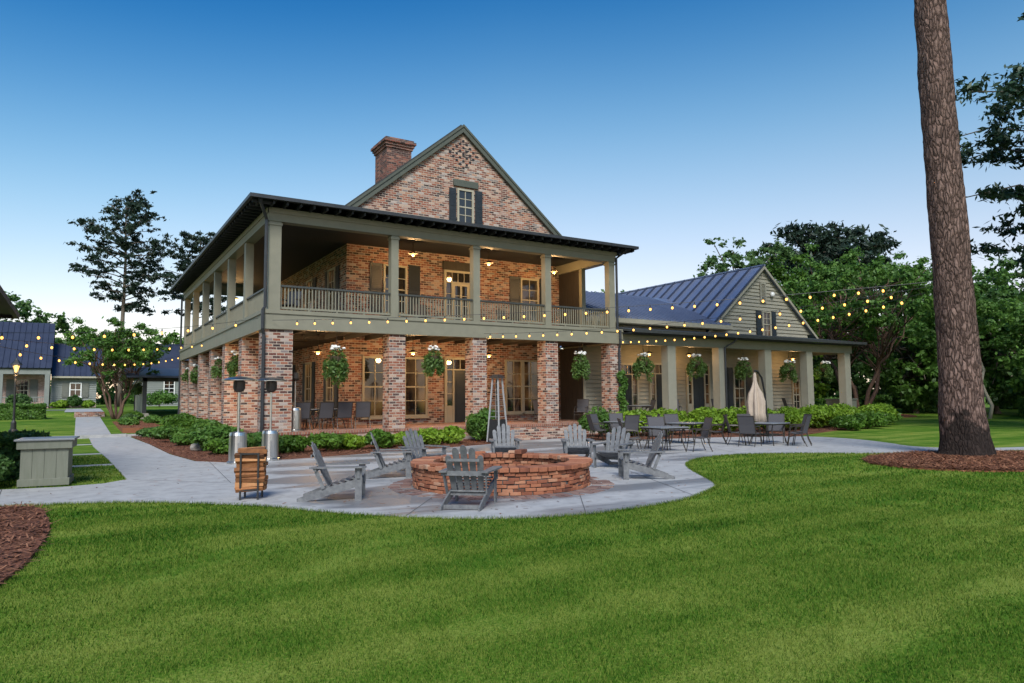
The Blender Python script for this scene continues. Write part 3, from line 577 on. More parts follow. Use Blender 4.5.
for i in range(10): y = -.4+i*.44; MB().box(15.3, XR-.03, y, y+.07, ZE-.2, ZE-.04).build('rafter_tail', 'soffit', H)
gt = MB(); gt.box(-E_-.1, XR+.08, -E_-.1, -E_, ZE-.09, ZE+.03).box(-E_-.1, -E_, -E_, 23.1, ZE-.09, ZE+.03).box(XR, XR+.08, -E_, D, ZE-.09, ZE+.03)
gt.build('gutter', 'gutter', H)
dp = MB()
dp.tube([(-.35, -.6, ZE-.1), (-.3, -.45, 8.15), (-.02, -.02, 7.72), (-.02, -.02, ZDT+.12), (-.12, -.16, ZDT), (-.12, -.16, ZD), (-.06, -.08, ZD-.2), (-.06, -.08, .1)], .055, 8)
dp.build('downspout', 'gutter', H)
MB().tube([(XR-.35, -.62, ZE-.1), (XR-.4, -.4, 8.2), (15.3, .02, 7.9), (15.3, .02, ZDT), (15.3, -.16, ZDT-.05), (15.3, -.16, ZD), (15.3, -.06, ZD-.2), (15.3, -.06, .3)], .055, 8).build('downspout', 'gutter', H)
MB().tube([(-.62, 22.9, ZE-.1), (-.5, 22.9, 8.15), (-.02, 22.6, 7.8), (-.02, 22.6, .2)], .055, 8).build('downspout', 'gutter', H)
# railings, one to a bay
def railing(T, u0, u1):
    b = MB(T); n = int((u1-u0)/.115)
    b.box(u0, u1, -.022, .022, ZDT+.1, ZDT+.17)
    for i in range(n):
        u = u0+(i+.5)*(u1-u0)/n; b.box(u-.017, u+.017, -.016, .016, ZDT+.17, 5.5)
    for u in (u0+(u1-u0)*k for k in (.25, .5, .75)): b.box(u-.03, u+.03, -.02, .02, ZDT, ZDT+.1)
    r = b.build('railing', 'trim', H); t = MB(T); t.box(u0, u1, -.055, .055, 5.5, 5.565); t.build('hand_rail', 'rail_dark', r)
for (a, b), (c, d_) in zip(POSTX[:-1], POSTX[1:]): railing(lambda u, w_, z: (u, .2+w_, z), b, c)
ys_ = [(.1, .46)]+[(a+.16, b-.16) for a, b in PY]
for (a, b), (c, d_) in zip(ys_[:-1], ys_[1:]): railing(lambda u, w_, z: (.22+w_, u, z), b, c)
railing(lambda u, w_, z: (15.08+w_, u, z), .4, 2.2)
# windows, doors, shutters
def wy(y): return lambda u, d, z: (u, y-d, z)
def wx(x): return lambda u, d, z: (x-d, u, z)
def window(T, a, b, z0, z1, cols=2, rows=4, trim='cream', pane='glass', fr=.09, par=H, name='window', sill=True):
    m = MB(T)
    m.box(a, a+fr, .003, .08, z0, z1).box(b-fr, b, .003, .08, z0, z1).box(a+fr, b-fr, .003, .08, z1-fr, z1).box(a+fr, b-fr, .003, .08, z0, z0+fr)
    if sill: m.box(a-.06, b+.06, .003, .12, z0-.07, z0)
    a2, b2, c0, c1 = a+fr, b-fr, z0+fr, z1-fr; zm = (c0+c1)/2
    for i in range(1, cols): u = a2+(b2-a2)*i/cols; m.box(u-.018, u+.018, .012, .045, c0, c1)
    for i in range(1, rows):
        z = c0+(c1-c0)*i/rows; t = .03 if i*2 == rows else .016; m.box(a2, b2, .013, .05 if i*2 == rows else .044, z-t, z+t)
    o = m.build(name, trim, par); g = MB(T); g.box(a2, b2, .004, .02, c0, c1); g.build('pane', pane, o); return o
def shutter(T, a, b, z0, z1, mat='shutter', par=H):
    m = MB(T); m.box(a, b, .006, .05, z0, z1)
    zs = [z0+.06, z0+(z1-z0)*.48, z1-.06]
    for i in range(2):
        lo, hi = zs[i]+.05, zs[i+1]-.05; n = max(4, int((hi-lo)/.07))
        for k in range(n): z = lo+(hi-lo)*k/n; m.hexa([(a+.06, .05, z), (b-.06, .05, z), (b-.06, .056, z+.055), (a+.06, .056, z+.055), (a+.06, .066, z-.004), (b-.06, .066, z-.004), (b-.06, .058, z+.057), (a+.06, .058, z+.057)])
    for z in (z0+.25, z1-.25): m.box(a-.05, b+.05, .05, .062, z-.02, z+.02)
    return m.build('shutter', mat, par)
def door(T, a, b, z0, z1, dark='shutter', trim='cream', side=True, glassdoor=False, par=H):
    """panelled door with sidelights and a transom"""
    m = MB(T); zt = z1-.42; sw = (b-a)*.2 if side else .0
    m.box(a-.1, a, .004, .1, z0, z1+.1).box(b, b+.1, .004, .1, z0, z1+.1).box(a, b, .004, .1, z1, z1+.1).box(a, b, .004, .07, zt-.06, zt)
    if side:
        for u in (a+sw, b-sw): m.box(u-.04, u+.04, .004, .07, z0, zt-.06)
        for u0, u1 in ((a, a+sw-.04), (b-sw+.04, b)):
            m.box(u0, u1, .004, .05, z0, z0+.75)
            for i in range(1, 3): z = z0+.75+(zt-.06-z0-.75)*i/3; m.box(u0, u1, .02, .045, z-.015, z+.015)
    k = 5
    for i in range(1, k): u = a+(b-a)*i/k; m.box(u-.015, u+.015, .02, .045, zt, z1)
    o = m.build('door_frame', trim, par)
    g = MB(T); g.box(a, b, .004, .018, zt, z1)
    if side: g.box(a, a+sw-.04, .004, .018, z0+.75, zt-.06).box(b-sw+.04, b, .004, .018, z0+.75, zt-.06)
    g.build('pane', 'glass', o)
    d0, d1 = a+sw+.04*side, b-sw-.04*side
    l = MB(T); zt2 = zt-.06
    if glassdoor:
        l.box(d0, d0+.12, .004, .05, z0, zt2).box(d1-.12, d1, .004, .05, z0, zt2).box(d0+.12, d1-.12, .004, .05, z0, z0+.3).box(d0+.12, d1-.12, .004, .05, zt2-.12, zt2)
        l.box((d0+d1)/2-.05, (d0+d1)/2+.05, .004, .05, z0+.3, zt2-.12)
        for i in range(1, 4): z = z0+.3+(zt2-.42-z0)*i/4; l.box(d0+.12, d1-.12, .01, .04, z-.014, z+.014)
        dl = l.build('door', trim, par); MB(T).box(d0+.12, d1-.12, .004, .02, z0+.3, zt2-.12).build('pane', 'glass_clear', dl)
    else:
        l.box(d0, d1, .004, .04, z0, zt2)
        for i in range(3):
            zz = z0+.15+i*(zt2-z0-.2)/3; m0 = (d0+d1)/2
            l.box(d0+.12, m0-.05, .04, .052, zz, zz+(zt2-z0-.2)/3-.12).box(m0+.05, d1-.12, .04, .052, zz, zz+(zt2-z0-.2)/3-.12)
        dl = l.build('door', dark, par)
    MB(T).ball((d1-.09, .085, z0+1.0), .035).build('handle', 'bronze', dl)
F = wy(D)
window(F, 4.86, 5.98, .86, 3.45); window(F, 6.72, 7.84, .86, 3.45); window(F, 11.85, 12.82, .92, 3.45); window(F, 12.82, 13.8, .92, 3.45)
door(F, 8.78, 10.5, ZF, 3.38)
shutter(F, 5.17, 5.7, 5.3, 7.45); window(F, 5.76, 6.86, 5.28, 7.44, pane='glass_clear'); shutter(F, 6.94, 7.48, 5.3, 7.5)
door(F, 8.75, 10.3, ZDT, 7.35, glassdoor=True); MB(F).box(8.6, 10.45, .004, .09, 7.46, 7.85).build('lintel', 'darkwood', H)
shutter(F, 12.16, 12.7, 5.3, 7.46); window(F, 12.74, 13.8, 5.28, 7.42); shutter(F, 13.88, 14.42, 5.3, 7.46)
window(F, 9.33, 10.19, 9.62, 11.32, 2, 4, pane='glass_clear'); shutter(F, 8.93, 9.28, 9.62, 11.3); shutter(F, 10.28, 10.66, 9.62, 11.34); MB(F).box(9.14, 10.42, .004, .1, 11.42, 11.72).build('lintel', 'trim_dark', H)
G = wx(D)
for i, y in enumerate((6.05, 9.5, 13.0, 16.5, 19.8)):
    for z0, z1 in ((.9, 3.4), (5.2, 7.4)):
        if i == 4 and z0 < 1: continue
        window(G, y-.5, y+.5, z0, z1); shutter(G, y-1.0, y-.56, z0, z1); shutter(G, y+.56, y+1.0, z0, z1)
door(G, 18.2, 20.0, ZF, 3.3); door(G, 20.3, 21.7, ZF, 3.3, side=False)  # dark doors added so the gaps between the side piers stay dark
b = MB()
for i in range(18): x = .64+i*.195; b.box(x, x+.187, 22.0, 22.06, ZF, ZD)
b.build('added_dark_backing', 'darkwood', H)  # dark board sheet added behind the side porch to darken the pier gaps
# timber screen closing the end of the veranda, upper and lower
b = MB()
for i in range(9): y = 2.36+i*.2; b.box(15.06, 15.12, y, y+.192, ZDT, ZE-.2).box(15.06, 15.12, y, y+.192, ZF, ZD)
b.build('timber_screen', 'darkwood', H); MB().box(14.95, 15.17, 2.14, 2.355, ZDT, ZE-.2).build('post', 'trim', H)
# ------------------------------------------------------------------ wing
YW = 2.4
def siding(T, z0, z1, xl, xr, mat='siding', par=H, pitch=.2, name='siding_wall'):
    m = MB(T); n = max(1, round((z1-z0)/pitch)); h = (z1-z0)/n
    for i in range(n):
        a, b = z0+i*h, z0+(i+1)*h+.012
        l0, l1, r0, r1 = xl(a), xl(min(b, z1)), xr(a), xr(min(b, z1)); b = min(b, z1)
        if r0-l0 < .05: continue
        m.hexa([(l0, -.02, a), (r0, -.02, a), (r1, -.02, b), (l1, -.02, b), (l0, .058, a), (r0, .058, a), (r1, .004, b), (l1, .004, b)])
    return m.build(name, mat, par)
Y2 = wy(YW); Y2w = wy(YW-.06)
siding(Y2, .5, 5.3, lambda z: 15.13, lambda z: 32.2)
GA, GZ, GK = 28.2, 9.14, .846
siding(Y2, 5.3, 9.0, lambda z: GA-(GZ-.12-z)/GK, lambda z: GA+(GZ-.12-z)/GK, name='gable_wall')
MB().box(32.0, 32.25, YW+.05, 17, .5, 5.4).box(15.13, 15.4, YW+.05, 4.0, .5, ZD).build('side_wall', 'siding', H)
MB(Y2).box(32.16, 32.27, -.05, .06, .5, 5.1).build('corner_board', 'cream', H); MB(Y2).box(15.1, 15.24, .052, .08, .5, ZD-.3).build('corner_board', 'cream', H)
# wing roofs
def seams(m, p0, p1, q0, q1, n, w_=.03, h=.05):
    """standing seams running from edge p0-p1 to edge q0-q1"""
    p0, p1, q0, q1 = map(Vector, (p0, p1, q0, q1))
    for i in range(n+1):
        t = i/n; a = p0.lerp(p1, t); c = q0.lerp(q1, t); d = (p1-p0).normalized(); nn = d.cross(c-a).normalized()
        if nn.z < 0: nn = -nn
        m.hexa([a-d*w_/2, a+d*w_/2, c+d*w_/2, c-d*w_/2, a-d*w_/2+nn*h, a+d*w_/2+nn*h, c+d*w_/2+nn*h, c-d*w_/2+nn*h])
def slab(m, a, b, c, d, t=.08):
    a, b, c, d = map(Vector, (a, b, c, d)); n = (b-a).cross(d-a).normalized()*t
    if n.z < 0: n = -n
    m.hexa([a-n, b-n, c-n, d-n, a, b, c, d])
m = MB(); ex = 4.75
gl, gr, rl, rr = (GA-ex, YW-.25, GZ-GK*ex), (GA-ex, 17.2, GZ-GK*ex), (GA, YW-.25, GZ), (GA, 17.2, GZ)
slab(m, gl, rl, rr, gr); slab(m, (GA+ex, YW-.25, GZ-GK*ex), rl, rr, (GA+ex, 17.2, GZ-GK*ex))
m.box(GA-.09, GA+.09, YW-.26, 17.2, GZ-.02, GZ+.06)
WR = m.build('wing_roof', 'roof_blue', H)
m = MB(); seams(m, gl, gr, rl, rr, 17, .07, .1); m.build('standing_seams', 'roof_navy', WR)
m = MB(); dy = 6.5; ck = .36
slab(m, (15.2, 1.88, 5.5), (24.95, 1.88, 5.5), (27.2, 1.88+dy, 5.5+dy*ck), (15.2, 1.88+dy, 5.5+dy*ck)); seams(m, (15.2, 1.88, 5.5), (24.9, 1.88, 5.5), (15.2, 1.88+dy, 5.5+dy*ck), (24.9, 1.88+dy, 5.5+dy*ck), 26, .035, .06)
m.build('link_roof', 'roof_blue', H)
MB().box(15.2, 24.95, 1.8, 1.88, 5.24, 5.46).box(15.2, 24.9, 1.88, YW-.04, 5.2, 5.26).build('eave_fascia', 'cream', H)
MB().extr([(GA-ex, YW-.27, GZ-GK*ex-.02), (GA, YW-.27, GZ-.02), (GA+ex, YW-.27, GZ-GK*ex-.02), (GA+ex, YW-.27, GZ-GK*ex-.2), (GA, YW-.27, GZ-.2), (GA-ex, YW-.27, GZ-GK*ex-.2)], (0, .05, 0)).build('rake_board', 'siding', H)
m = MB(); slab(m, (15.5, -.5, 4.66), (33.4, -.5, 4.66), (33.0, YW, 5.1), (15.5, YW, 5.1), .1); m.box(15.7, 33.5, -.6, -.5, 4.52, 4.66).box(33.35, 33.45, -.5, YW, 4.5, 4.66)
m.build('wing_veranda_roof', 'roof_dark', H)
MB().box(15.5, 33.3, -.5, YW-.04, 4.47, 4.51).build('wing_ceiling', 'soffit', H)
MB().box(15.53, 32.95, .02, .42, ZD+.02, 4.47).box(32.55, 32.95, .42, YW, ZD+.02, 4.47).build('wing_beam', 'trim', H)
for x in (18.3, 21.77, 25.24, 28.71, 32.2): MB().box(x+.06, x+.58, .04, .48, .5, ZD+.02).box(x+.03, x+.61, .01, .51, .5, .7).build('wing_post', 'trim_pale', H)
MB().tube([(22.6, -.56, 4.55), (22.5, -.3, 4.3), (22.22, -.02, 4.05), (22.22, -.02, .4)], .05, 8).build('downspout', 'gutter', H)
door(Y2w, 16.9, 18.4, .5, 3.2); door(Y2w, 19.35, 20.85, .5, 3.25); door(Y2w, 21.95, 23.5, .5, 3.25)
shutter(Y2w, 24.98, 25.4, .9, 3.2); window(Y2w, 25.45, 26.4, .9, 3.2); shutter(Y2w, 26.45, 26.95, .9, 3.2)
window(Y2w, 30.5, 31.2, .8, 2.55, 2, 4); shutter(Y2w, 31.26, 31.8, .8, 2.55)
window(Y2w, 28.05, 28.8, 4.95, 6.5, 2, 4, pane='glass'); shutter(Y2w, 27.55, 27.98, 4.95, 6.5); shutter(Y2w, 28.86, 29.25, 4.95, 6.5)
m = MB(Y2w); m.box(27.95, 28.45, .03, .07, 7.0, 7.07).box(27.95, 28.45, .03, .07, 8.05, 8.15).box(27.95, 28.03, .03, .07, 7.07, 8.05).box(28.37, 28.45, .03, .07, 7.07, 8.05)
for i in range(12): m.box(28.03, 28.37, .025, .05, 7.09+i*.08, 7.13+i*.08)
m.build('louvre_vent', 'siding', H)
o = MB(Y2w).lathe(28.95, .1, [(.02, 7.35), (.1, 7.4), (.13, 7.5), (.1, 7.6), (.02, 7.65)], 12).build('floodlight', 'flower', H)
# ------------------------------------------------------------------ lamps under the verandas
def porch_lamp(loc, ceil, label, group, watt=52):
    t = thing('porch_lamp', label, 'lamp', loc, 0, group)
    MB().tube([(0, 0, .1), (0, 0, ceil-loc[2])], .012, 6).lathe(0, 0, [(.07, ceil-loc[2]-.04), (.07, ceil-loc[2]-.002)], 10).build('stem', 'bronze', t)
    MB().lathe(0, 0, [(.05, .12), (.09, .1), (.2, .03), (.2, .02), (.085, .08), (.05, .1)], 16).build('lamp_shade', 'bronze', t)
    MB().ball((0, 0, -.01), .075, 10, 6, (1, 1, .9)).build('bulb', 'lampglow', t, smooth=True)
    l = bpy.data.lights.new('lamp_light', 'POINT'); l.energy = watt; l.color = (1, .58, .24); l.shadow_soft_size = .1
    lo = bpy.data.objects.new('lamp_light', l); COL.objects.link(lo); lo.parent = t; lo.location = (0, 0, -.12)
for loc, c, lb in (((2.43, 2.2, 3.42), ZD+.08, 'lit bronze pendant lamp over the porch dining table by the corner pier'), ((6.31, 2.2, 3.5), ZD+.08, 'lit bronze pendant lamp before the window between second pier and front door'), ((9.88, 2.2, 3.48), ZD+.08, 'lit bronze pendant lamp above the brick porch steps'), ((1.6, 6.4, 3.3), ZD+.08, 'lit bronze pendant lamp round the corner on the side porch'),
                   ((6.3, 2.2, 7.57), ZE-.2, 'lit upper veranda lamp between the shuttered window and the glass door'), ((9.9, 2.2, 7.52), ZE-.2, 'lit upper veranda lamp above the brick wall just past the glass door'), ((13.39, 2.2, 7.45), ZE-.2, 'lit upper veranda lamp beside the dark timber screen'), ((2.2, 17.8, 7.38), ZE-.2, 'lit lamp far back along the side veranda upstairs')):
    porch_lamp(loc, c, lb, 'lit lamps of the main house verandas')
for x, lb in ((18.35, 'lit wing porch lamp next to the brick pier'), (21.06, 'lit wing porch lamp in the second bay from the brick pier'), (29.3, 'lit wing porch lamp near the far end by the small window')):
    porch_lamp((x, 1.3, 3.72), 4.47, lb, 'lit lamps of the wing porch', 15)
# ------------------------------------------------------------------ hanging flower baskets
def hanging_basket(loc, top, R, Hh, label, seed, group='hanging baskets under the porches', hang=None):
    R *= .92
    t = thing('hanging_basket', label, 'hanging basket', loc, 0, group); rng = np.random.default_rng(seed)
    MB().lathe(0, 0, [(.05, -.2), (.2, -.1), (.26, .06), (.24, .06), (.18, -.05)], 12).build('pot', 'basket', t)
    b = MB()
    for k in range(3): a = k*2*PI/3; b.tube([(.24*math.cos(a), .24*math.sin(a), .06), (0, 0, .7)], .006, 4)
    b.tube([(0, 0, .7), (0, 0, top-loc[2])], .008, 4); b.build('hanger', 'black', t)
    cl = [(0, 0, .12, R*.72, R*.72, .2)]
    for k in range(15):
        a = rng.random()*2*PI; q = R*(.55+.4*rng.random()); d = Hh*(.12+.5*rng.random()); cl.append((q*.85*math.cos(a), q*.85*math.sin(a), .02-d*.75, .16, .16, .14+d*.42))
    leaf_obj('foliage', cl, 1500, .055, 'fern', t, seed, elong=2.3, droop=.8)
    f = MB()
    for k in range(15): a = rng.random()*2*PI; q = R*.6*rng.random()**.5; f.ball((q*math.cos(a), q*math.sin(a), .3+.14*rng.random()), .05+.025*rng.random(), 6, 4, (1, 1, .6))
    f.build('flowers', 'flower', t)
for i, (x, y, z, R, Hh, tp, lb) in enumerate((
    (2.5, .2, 3.1, .48, 1.35, ZD, 'large trailing basket with white flowers hung beside the corner pier'), (6.3, .2, 3.2, .45, .9, ZD, 'leafy basket with white flowers hung between second and third brick piers'), (13.3, .2, 3.2, .45, 1.0, ZD, 'leafy basket with white flowers hung before the dark timber screen'),
    (16.95, .2, 3.2, .5, 1.2, ZD, 'trailing basket hung in the first wing bay beside the brick pier'), (20.4, .2, 3.25, .52, 1.15, ZD, 'trailing basket hung in the second wing bay from the brick pier'), (23.8, .2, 3.15, .5, 1.0, ZD, 'trailing basket hung above the closed beige umbrella'), (27.45, .2, 3.1, .5, 1.0, ZD, 'trailing basket hung beside the far wing porch lamp'), (30.6, .2, 3.1, .52, .95, ZD, 'dark leafy basket hung in the last wing bay before green trees'),
    (.3, 6.4, 3.2, .42, .8, ZD, 'fern basket on the side porch next to the corner downspout'), (.3, 10.3, 3.2, .42, .8, ZD, 'fern basket on the side porch, second from the corner'), (.3, 17.6, 3.2, .42, .8, ZD, 'fern basket on the side porch, second from the far end'), (.3, 20.9, 3.15, .42, .8, ZD, 'fern basket on the side porch at the far end'))):
    hanging_basket((x, y, z), tp, R, Hh, lb, 100+i)
# ------------------------------------------------------------------ fire pit
def ring_bricks(b, R0, R1, z0, z1, n, rng, jit=.012, off=0., skip=0.):
    for i in range(n):
        if rng.random() < skip: continue
        a0 = 2*PI*(i+off)/n; a1 = 2*PI*(i+1+off)/n-.011/R1*1.2; j = rng.normal()*jit; dz = rng.normal()*.006; s = rng.normal()*.01
        p = []
        for z in (z0+dz, z1+dz-.008):
            for r, a in ((R0, a0), (R1+j, a0+s*.2), (R1+j+s, a1), (R0, a1)): p.append((r*math.cos(a), r*math.sin(a), z))
        b.var = min(1, max(0, .25+.6*rng.random()+rng.normal()*.08)); b.hexa(p)
PIT = thing('fire_pit', 'round fire pit of weathered red brick in the middle of the patio', 'fire pit', (1.72, -12.45, .022))
rng = np.random.default_rng(5); b = MB()
for k in range(6): ring_bricks(b, 1.36, 1.68, .0635*k, .0635*(k+1), 52, rng, .008, off=.5*(k % 2)+.3*rng.random())
b.build('brick_wall', 'pitbrick', PIT, bevel=.008)
b = MB(); ring_bricks(b, 1.3, 1.73, .385, .47, 62, rng, .01); ring_bricks(b, 1.5, 1.7, .468, .53, 40, rng, .02, skip=.93); b.build('cap_course', 'pitbrick', PIT, bevel=.01)
b = MB(); b.lathe(0, 0, [(1.4, 0), (1.655, 0), (1.65, .44), (1.4, .44), (1.4, 0)], 60, False); b.build('mortar_bed', 'soot', PIT)
b = MB(); ring_bricks(b, 1.72, 1.92, -.03, .014, 90, rng, .006); ring_bricks(b, 1.93, 2.13, -.03, .012, 100, rng, .012, skip=.04); b.build('brick_apron', 'apronbrick', PIT)
MB().lathe(0, 0, [(1.42, .1), (.9, .14), (.3, .18), (.01, .19)], 32).build('ash_bed', 'soot', PIT)
b = MB(); b.var = .2; b.box(-.15, .15, -.1, .05, .53, .62).box(.17, .42, -.06, .1, .53, .6); o = b.build('loose_brick', 'pitbrick', PIT, bevel=.01); o.location = (.98, .92, -.065)
o.rotation_euler = (0, 0, .7)
# ------------------------------------------------------------------ adirondack chairs (face +y)
def make_adirondack():
    t = thing('adirondack_chair', 'x', 'chair', (0, 0, 0), 0, 'grey adirondack chairs round the fire pit')
    b = MB()
    for i in range(5):
        k = i-2; hgt_ = .80-.055*k*k*.75; x0 = k*.098; x1 = k*.132
        base = Vector((x0*1.05, -.14, .2)); d = Vector((x1-x0, -.36, .86)).normalized(); L = hgt_
        n = Vector((0, .86, .36)).normalized()*.018; hw0, hw1 = .04, .05; pts = []
        prof = [(0, hw0), (L*.5, (hw0+hw1)/2), (L-.07, hw1), (L-.025, hw1*.8), (L, hw1*.35)]
        for s, w_ in prof: pts.append(base+d*s+Vector((w_, 0, 0)))
        for s, w_ in prof[::-1]: pts.append(base+d*s-Vector((w_, 0, 0)))
        b.extr(pts, n)
    b.build('backrest', 'adir', t)
    b = MB()
    for i in range(6): s = i/5; y = .37-s*.5; z = .385-s*.165; b.bar((-.27, y, z), (.27, y, z), .075, .02, (0, .31, .95))
    b.build('seat', 'adir', t)
    for sx in (-1, 1):
        x = sx*.29
        b = MB(); b.extr([(x-.0125, .42, .37), (x-.0125, .42, .24), (x-.0125, -.1, .1), (x-.0125, -.48, .0), (x-.0125, -.62, .0), (x-.0125, -.62, .05), (x-.0125, -.38, .14), (x-.0125, -.12, .225)], (.025, 0, 0)); b.build('side_rail', 'adir', t)
        b = MB(); b.box(sx*.318-.013, sx*.318+.013, .3, .41, 0, .53); b.box(sx*.318-.013+sx*.026, sx*.318+.013+sx*.026, .33, .38, .36, .53); b.build('leg', 'adir', t)
        b = MB(); b.extr([(sx*.27, -.38, .53), (sx*.38, -.42, .53), (sx*.42, .2, .53), (sx*.42, .42, .53), (sx*.38, .48, .53), (sx*.29, .48, .53), (sx*.26, .4, .53), (sx*.27, -.1, .53)], (0, 0, .024)); b.build('arm', 'adir', t)
        b = MB(); b.bar((sx*.33, -.34, .54), (sx*.31, -.2, .2), .022, .06); b.build('arm_support', 'adir', t)
    MB().bar((-.37, -.325, .515), (.37, -.325, .515), .03, .07).build('back_brace', 'adir', t)
    for q0, q1, w_, h_ in (((-.3, -.12, .2), (.3, -.12, .2), .03, .08), ((-.25, -.41, .72), (.25, -.41, .72), .022, .04), ((-.3, -.5, .04), (.3, -.5, .04), .02, .06)): MB().bar(q0, q1, w_, h_).build('crossbar', 'adir', t)
    return t
AD = make_adirondack(); used = []
def face(x, y, tx, ty): return math.atan2(ty-y, tx-x)-PI/2
PC = (1.72, -12.45)
for x, y, rz_, lb in ((-1.5, -12.55, face(0, 0, .9, -.42), 'grey adirondack chair seen in profile beside the firewood rack'),
                      (.45, -10.05, face(.45, -10.05, 2.6, -11.0), 'grey adirondack chair in profile at the fire pit rim before the azaleas'),
                      (1.5, -9.35, face(1.5, -9.35, 2.2, -11.4), 'grey adirondack chair in front of the azaleas, rear one of its pair'),
                      (4.3, -8.3, face(4.3, -8.3, 2.3, -12.2), 'grey adirondack chair directly behind the fire pit facing the lawn'),
                      (-.02, -14.42, face(-.02, -14.42, 1.4, -12.9), 'grey adirondack chair in front of the fire pit with its back to the lawn'),
                      (5.75, -9.5, face(5.75, -9.5, 3.9, -12.6), 'grey adirondack chair behind the fire pit in front of the brick steps corner shrub'),
                      (5.5, -11.25, face(5.5, -11.25, 3.4, -12.4), 'grey adirondack chair whose arm meets the profile chair beside the dining tables'),
                      (4.55, -13.25, face(0, 0, -.9, .55), 'grey adirondack chair in profile between the fire pit and the curved lawn edge')):
    place(AD, used, (x, y, .022), rz_, lb)
# ------------------------------------------------------------------ sling dining chairs (face +y) and tables
def make_sling():
    t = thing('dining_chair', 'x', 'chair', (0, 0, 0), 0, 'sling patio dining chairs')
    b = MB(); b.extr([(-.25, -.2, .42), (-.25, .02, .4), (-.25, .24, .435), (-.25, .24, .425), (-.25, .02, .388), (-.25, -.2, .405)], (.5, 0, 0)); b.build('seat', 'sling', t)
    b = MB(); b.extr([(-.25, -.2, .42), (-.25, -.27, .7), (-.25, -.36, .98), (-.25, -.375, .98), (-.25, -.285, .695), (-.25, -.215, .415)], (.5, 0, 0)); b.build('backrest', 'sling', t)
    for sx in (-1, 1):
        x = sx*.265
        MB().tube([(x, .24, .43), (x, .02, .395), (x, -.2, .41), (x, -.28, .7), (x, -.37, .99)], .015, 6).build('side_frame', 'bronze', t)
        MB().tube([(x, .26, .0), (x, .2, .3), (x, .17, .5), (x, .13, .63)], .014, 6).build('leg', 'bronze', t)
        MB().tube([(x, -.34, 0), (x, -.24, .22), (x, -.19, .42)], .014, 6).build('leg', 'bronze', t)
        MB().tube([(x, .16, .625), (x, 0, .645), (x, -.16, .64), (x, -.27, .66)], .02, 6).build('arm', 'bronze', t)
    MB().tube([(-.265, -.37, .985), (.265, -.37, .985)], .014, 6).build('cross_rail', 'bronze', t); MB().tube([(-.265, .2, .3), (.265, .2, .3)], .012, 6).build('cross_rail', 'bronze', t)
    return t
SC = make_sling(); su = []
def make_table(w_, d_, h_=.73, mat='tabletop'):
    t = thing('patio_table', 'x', 'table', (0, 0, 0), 0, 'dining tables on the patio and porch')
    MB().box(-w_/2, w_/2, -d_/2, d_/2, h_-.025, h_).build('tabletop', mat, t, bevel=.008)
    MB().box(-w_/2+.03, w_/2-.03, -d_/2+.03, d_/2-.03, h_-.06, h_-.026).build('apron', 'bronze', t)
    for sx in (-1, 1):
        for sy in (-1, 1): x, y = sx*(w_/2-.1), sy*(d_/2-.1); MB().tube([(x*1.04, y*1.04, 0), (x*.9, y*.9, .25), (x*.78, y*.78, .5), (x*.95, y*.95, h_-.06)], .018, 6).build('leg', 'bronze', t)
    return t
TB = make_table(1.05, 1.05); tu = []
GRP = 'sling patio dining chairs'
tb_ang = math.radians(12)
T1, T2, T3, T4, T5 = (11.9, -4.2), (9.75, -8.55), (14.45, -8.55), (12.7, -6.6), (15.9, -6.8)
place(TB, tu, (*T1, .022), .25, 'square slate topped table before the shrub by the brick steps')
place(TB, tu, (*T2, .022), -.1, 'square slate topped table next to the fire pit chairs')
place(TB, tu, (*T3, .022), .15, 'square slate topped table before the closed beige umbrella')
place(TB, tu, (*T4, .022), .35, 'square slate topped table against the lime hedge, between two other tables')
def ring_chairs(T, spots, g=GRP):
    for ang, r, tw, lb in spots:
        a = math.radians(ang); x, y = T[0]+r*math.cos(a), T[1]+r*math.sin(a)
        place(SC, su, (x, y, .022), math.atan2(T[1]-y, T[0]-x)-PI/2+math.radians(tw), lb)
# headings: the lens looks along 58 deg
ring_chairs(T1, [(150, .95, 8, 'sling chair in profile beside the shrub at the brick steps'), (62, .95, 0, 'sling chair at the steps side table, backed against the lime hedge'), (-25, .98, -10, 'sling chair at the steps side table, turned towards the brick steps'), (240, .95, 12, 'sling chair at the steps side table with its back to the fire pit'), (105, 1.0, 5, 'sling chair tucked between the steps side table and the porch shrub')])
ring_chairs(T2, [(160, 1.05, -12, 'sling chair behind the profile adirondack chair, at the table by the fire pit'), (58, .8, 4, 'sling chair facing the lawn across the table by the fire pit'), (-35, .98, 10, 'sling chair in profile facing the fire pit across its table')])
ring_chairs(T4, [(70, .95, 0, 'sling chair against the clipped hedge facing the lawn'), (-30, 1.0, -14, 'sling chair at the hedge side table with its back to the umbrella'), (150, .98, 8, 'sling chair at the hedge side table, turned towards the umbrella')])
ring_chairs(T3, [(185, 1.0, 14, 'sling chair at the umbrella table with its back to the fire pit'), (75, .95, 0, 'sling chair under the closed umbrella, facing the lawn'), (-75, 1.0, 6, 'sling chair at the umbrella table with its back to the lawn'), (-20, 1.12, -10, 'outermost sling chair at the umbrella table, beside open patio'), (140, 1.02, 0, 'sling chair at the umbrella table on the hedge side'), (25, 1.1, 6, 'sling chair at the hedge corner of the umbrella table, towards the big pine')])
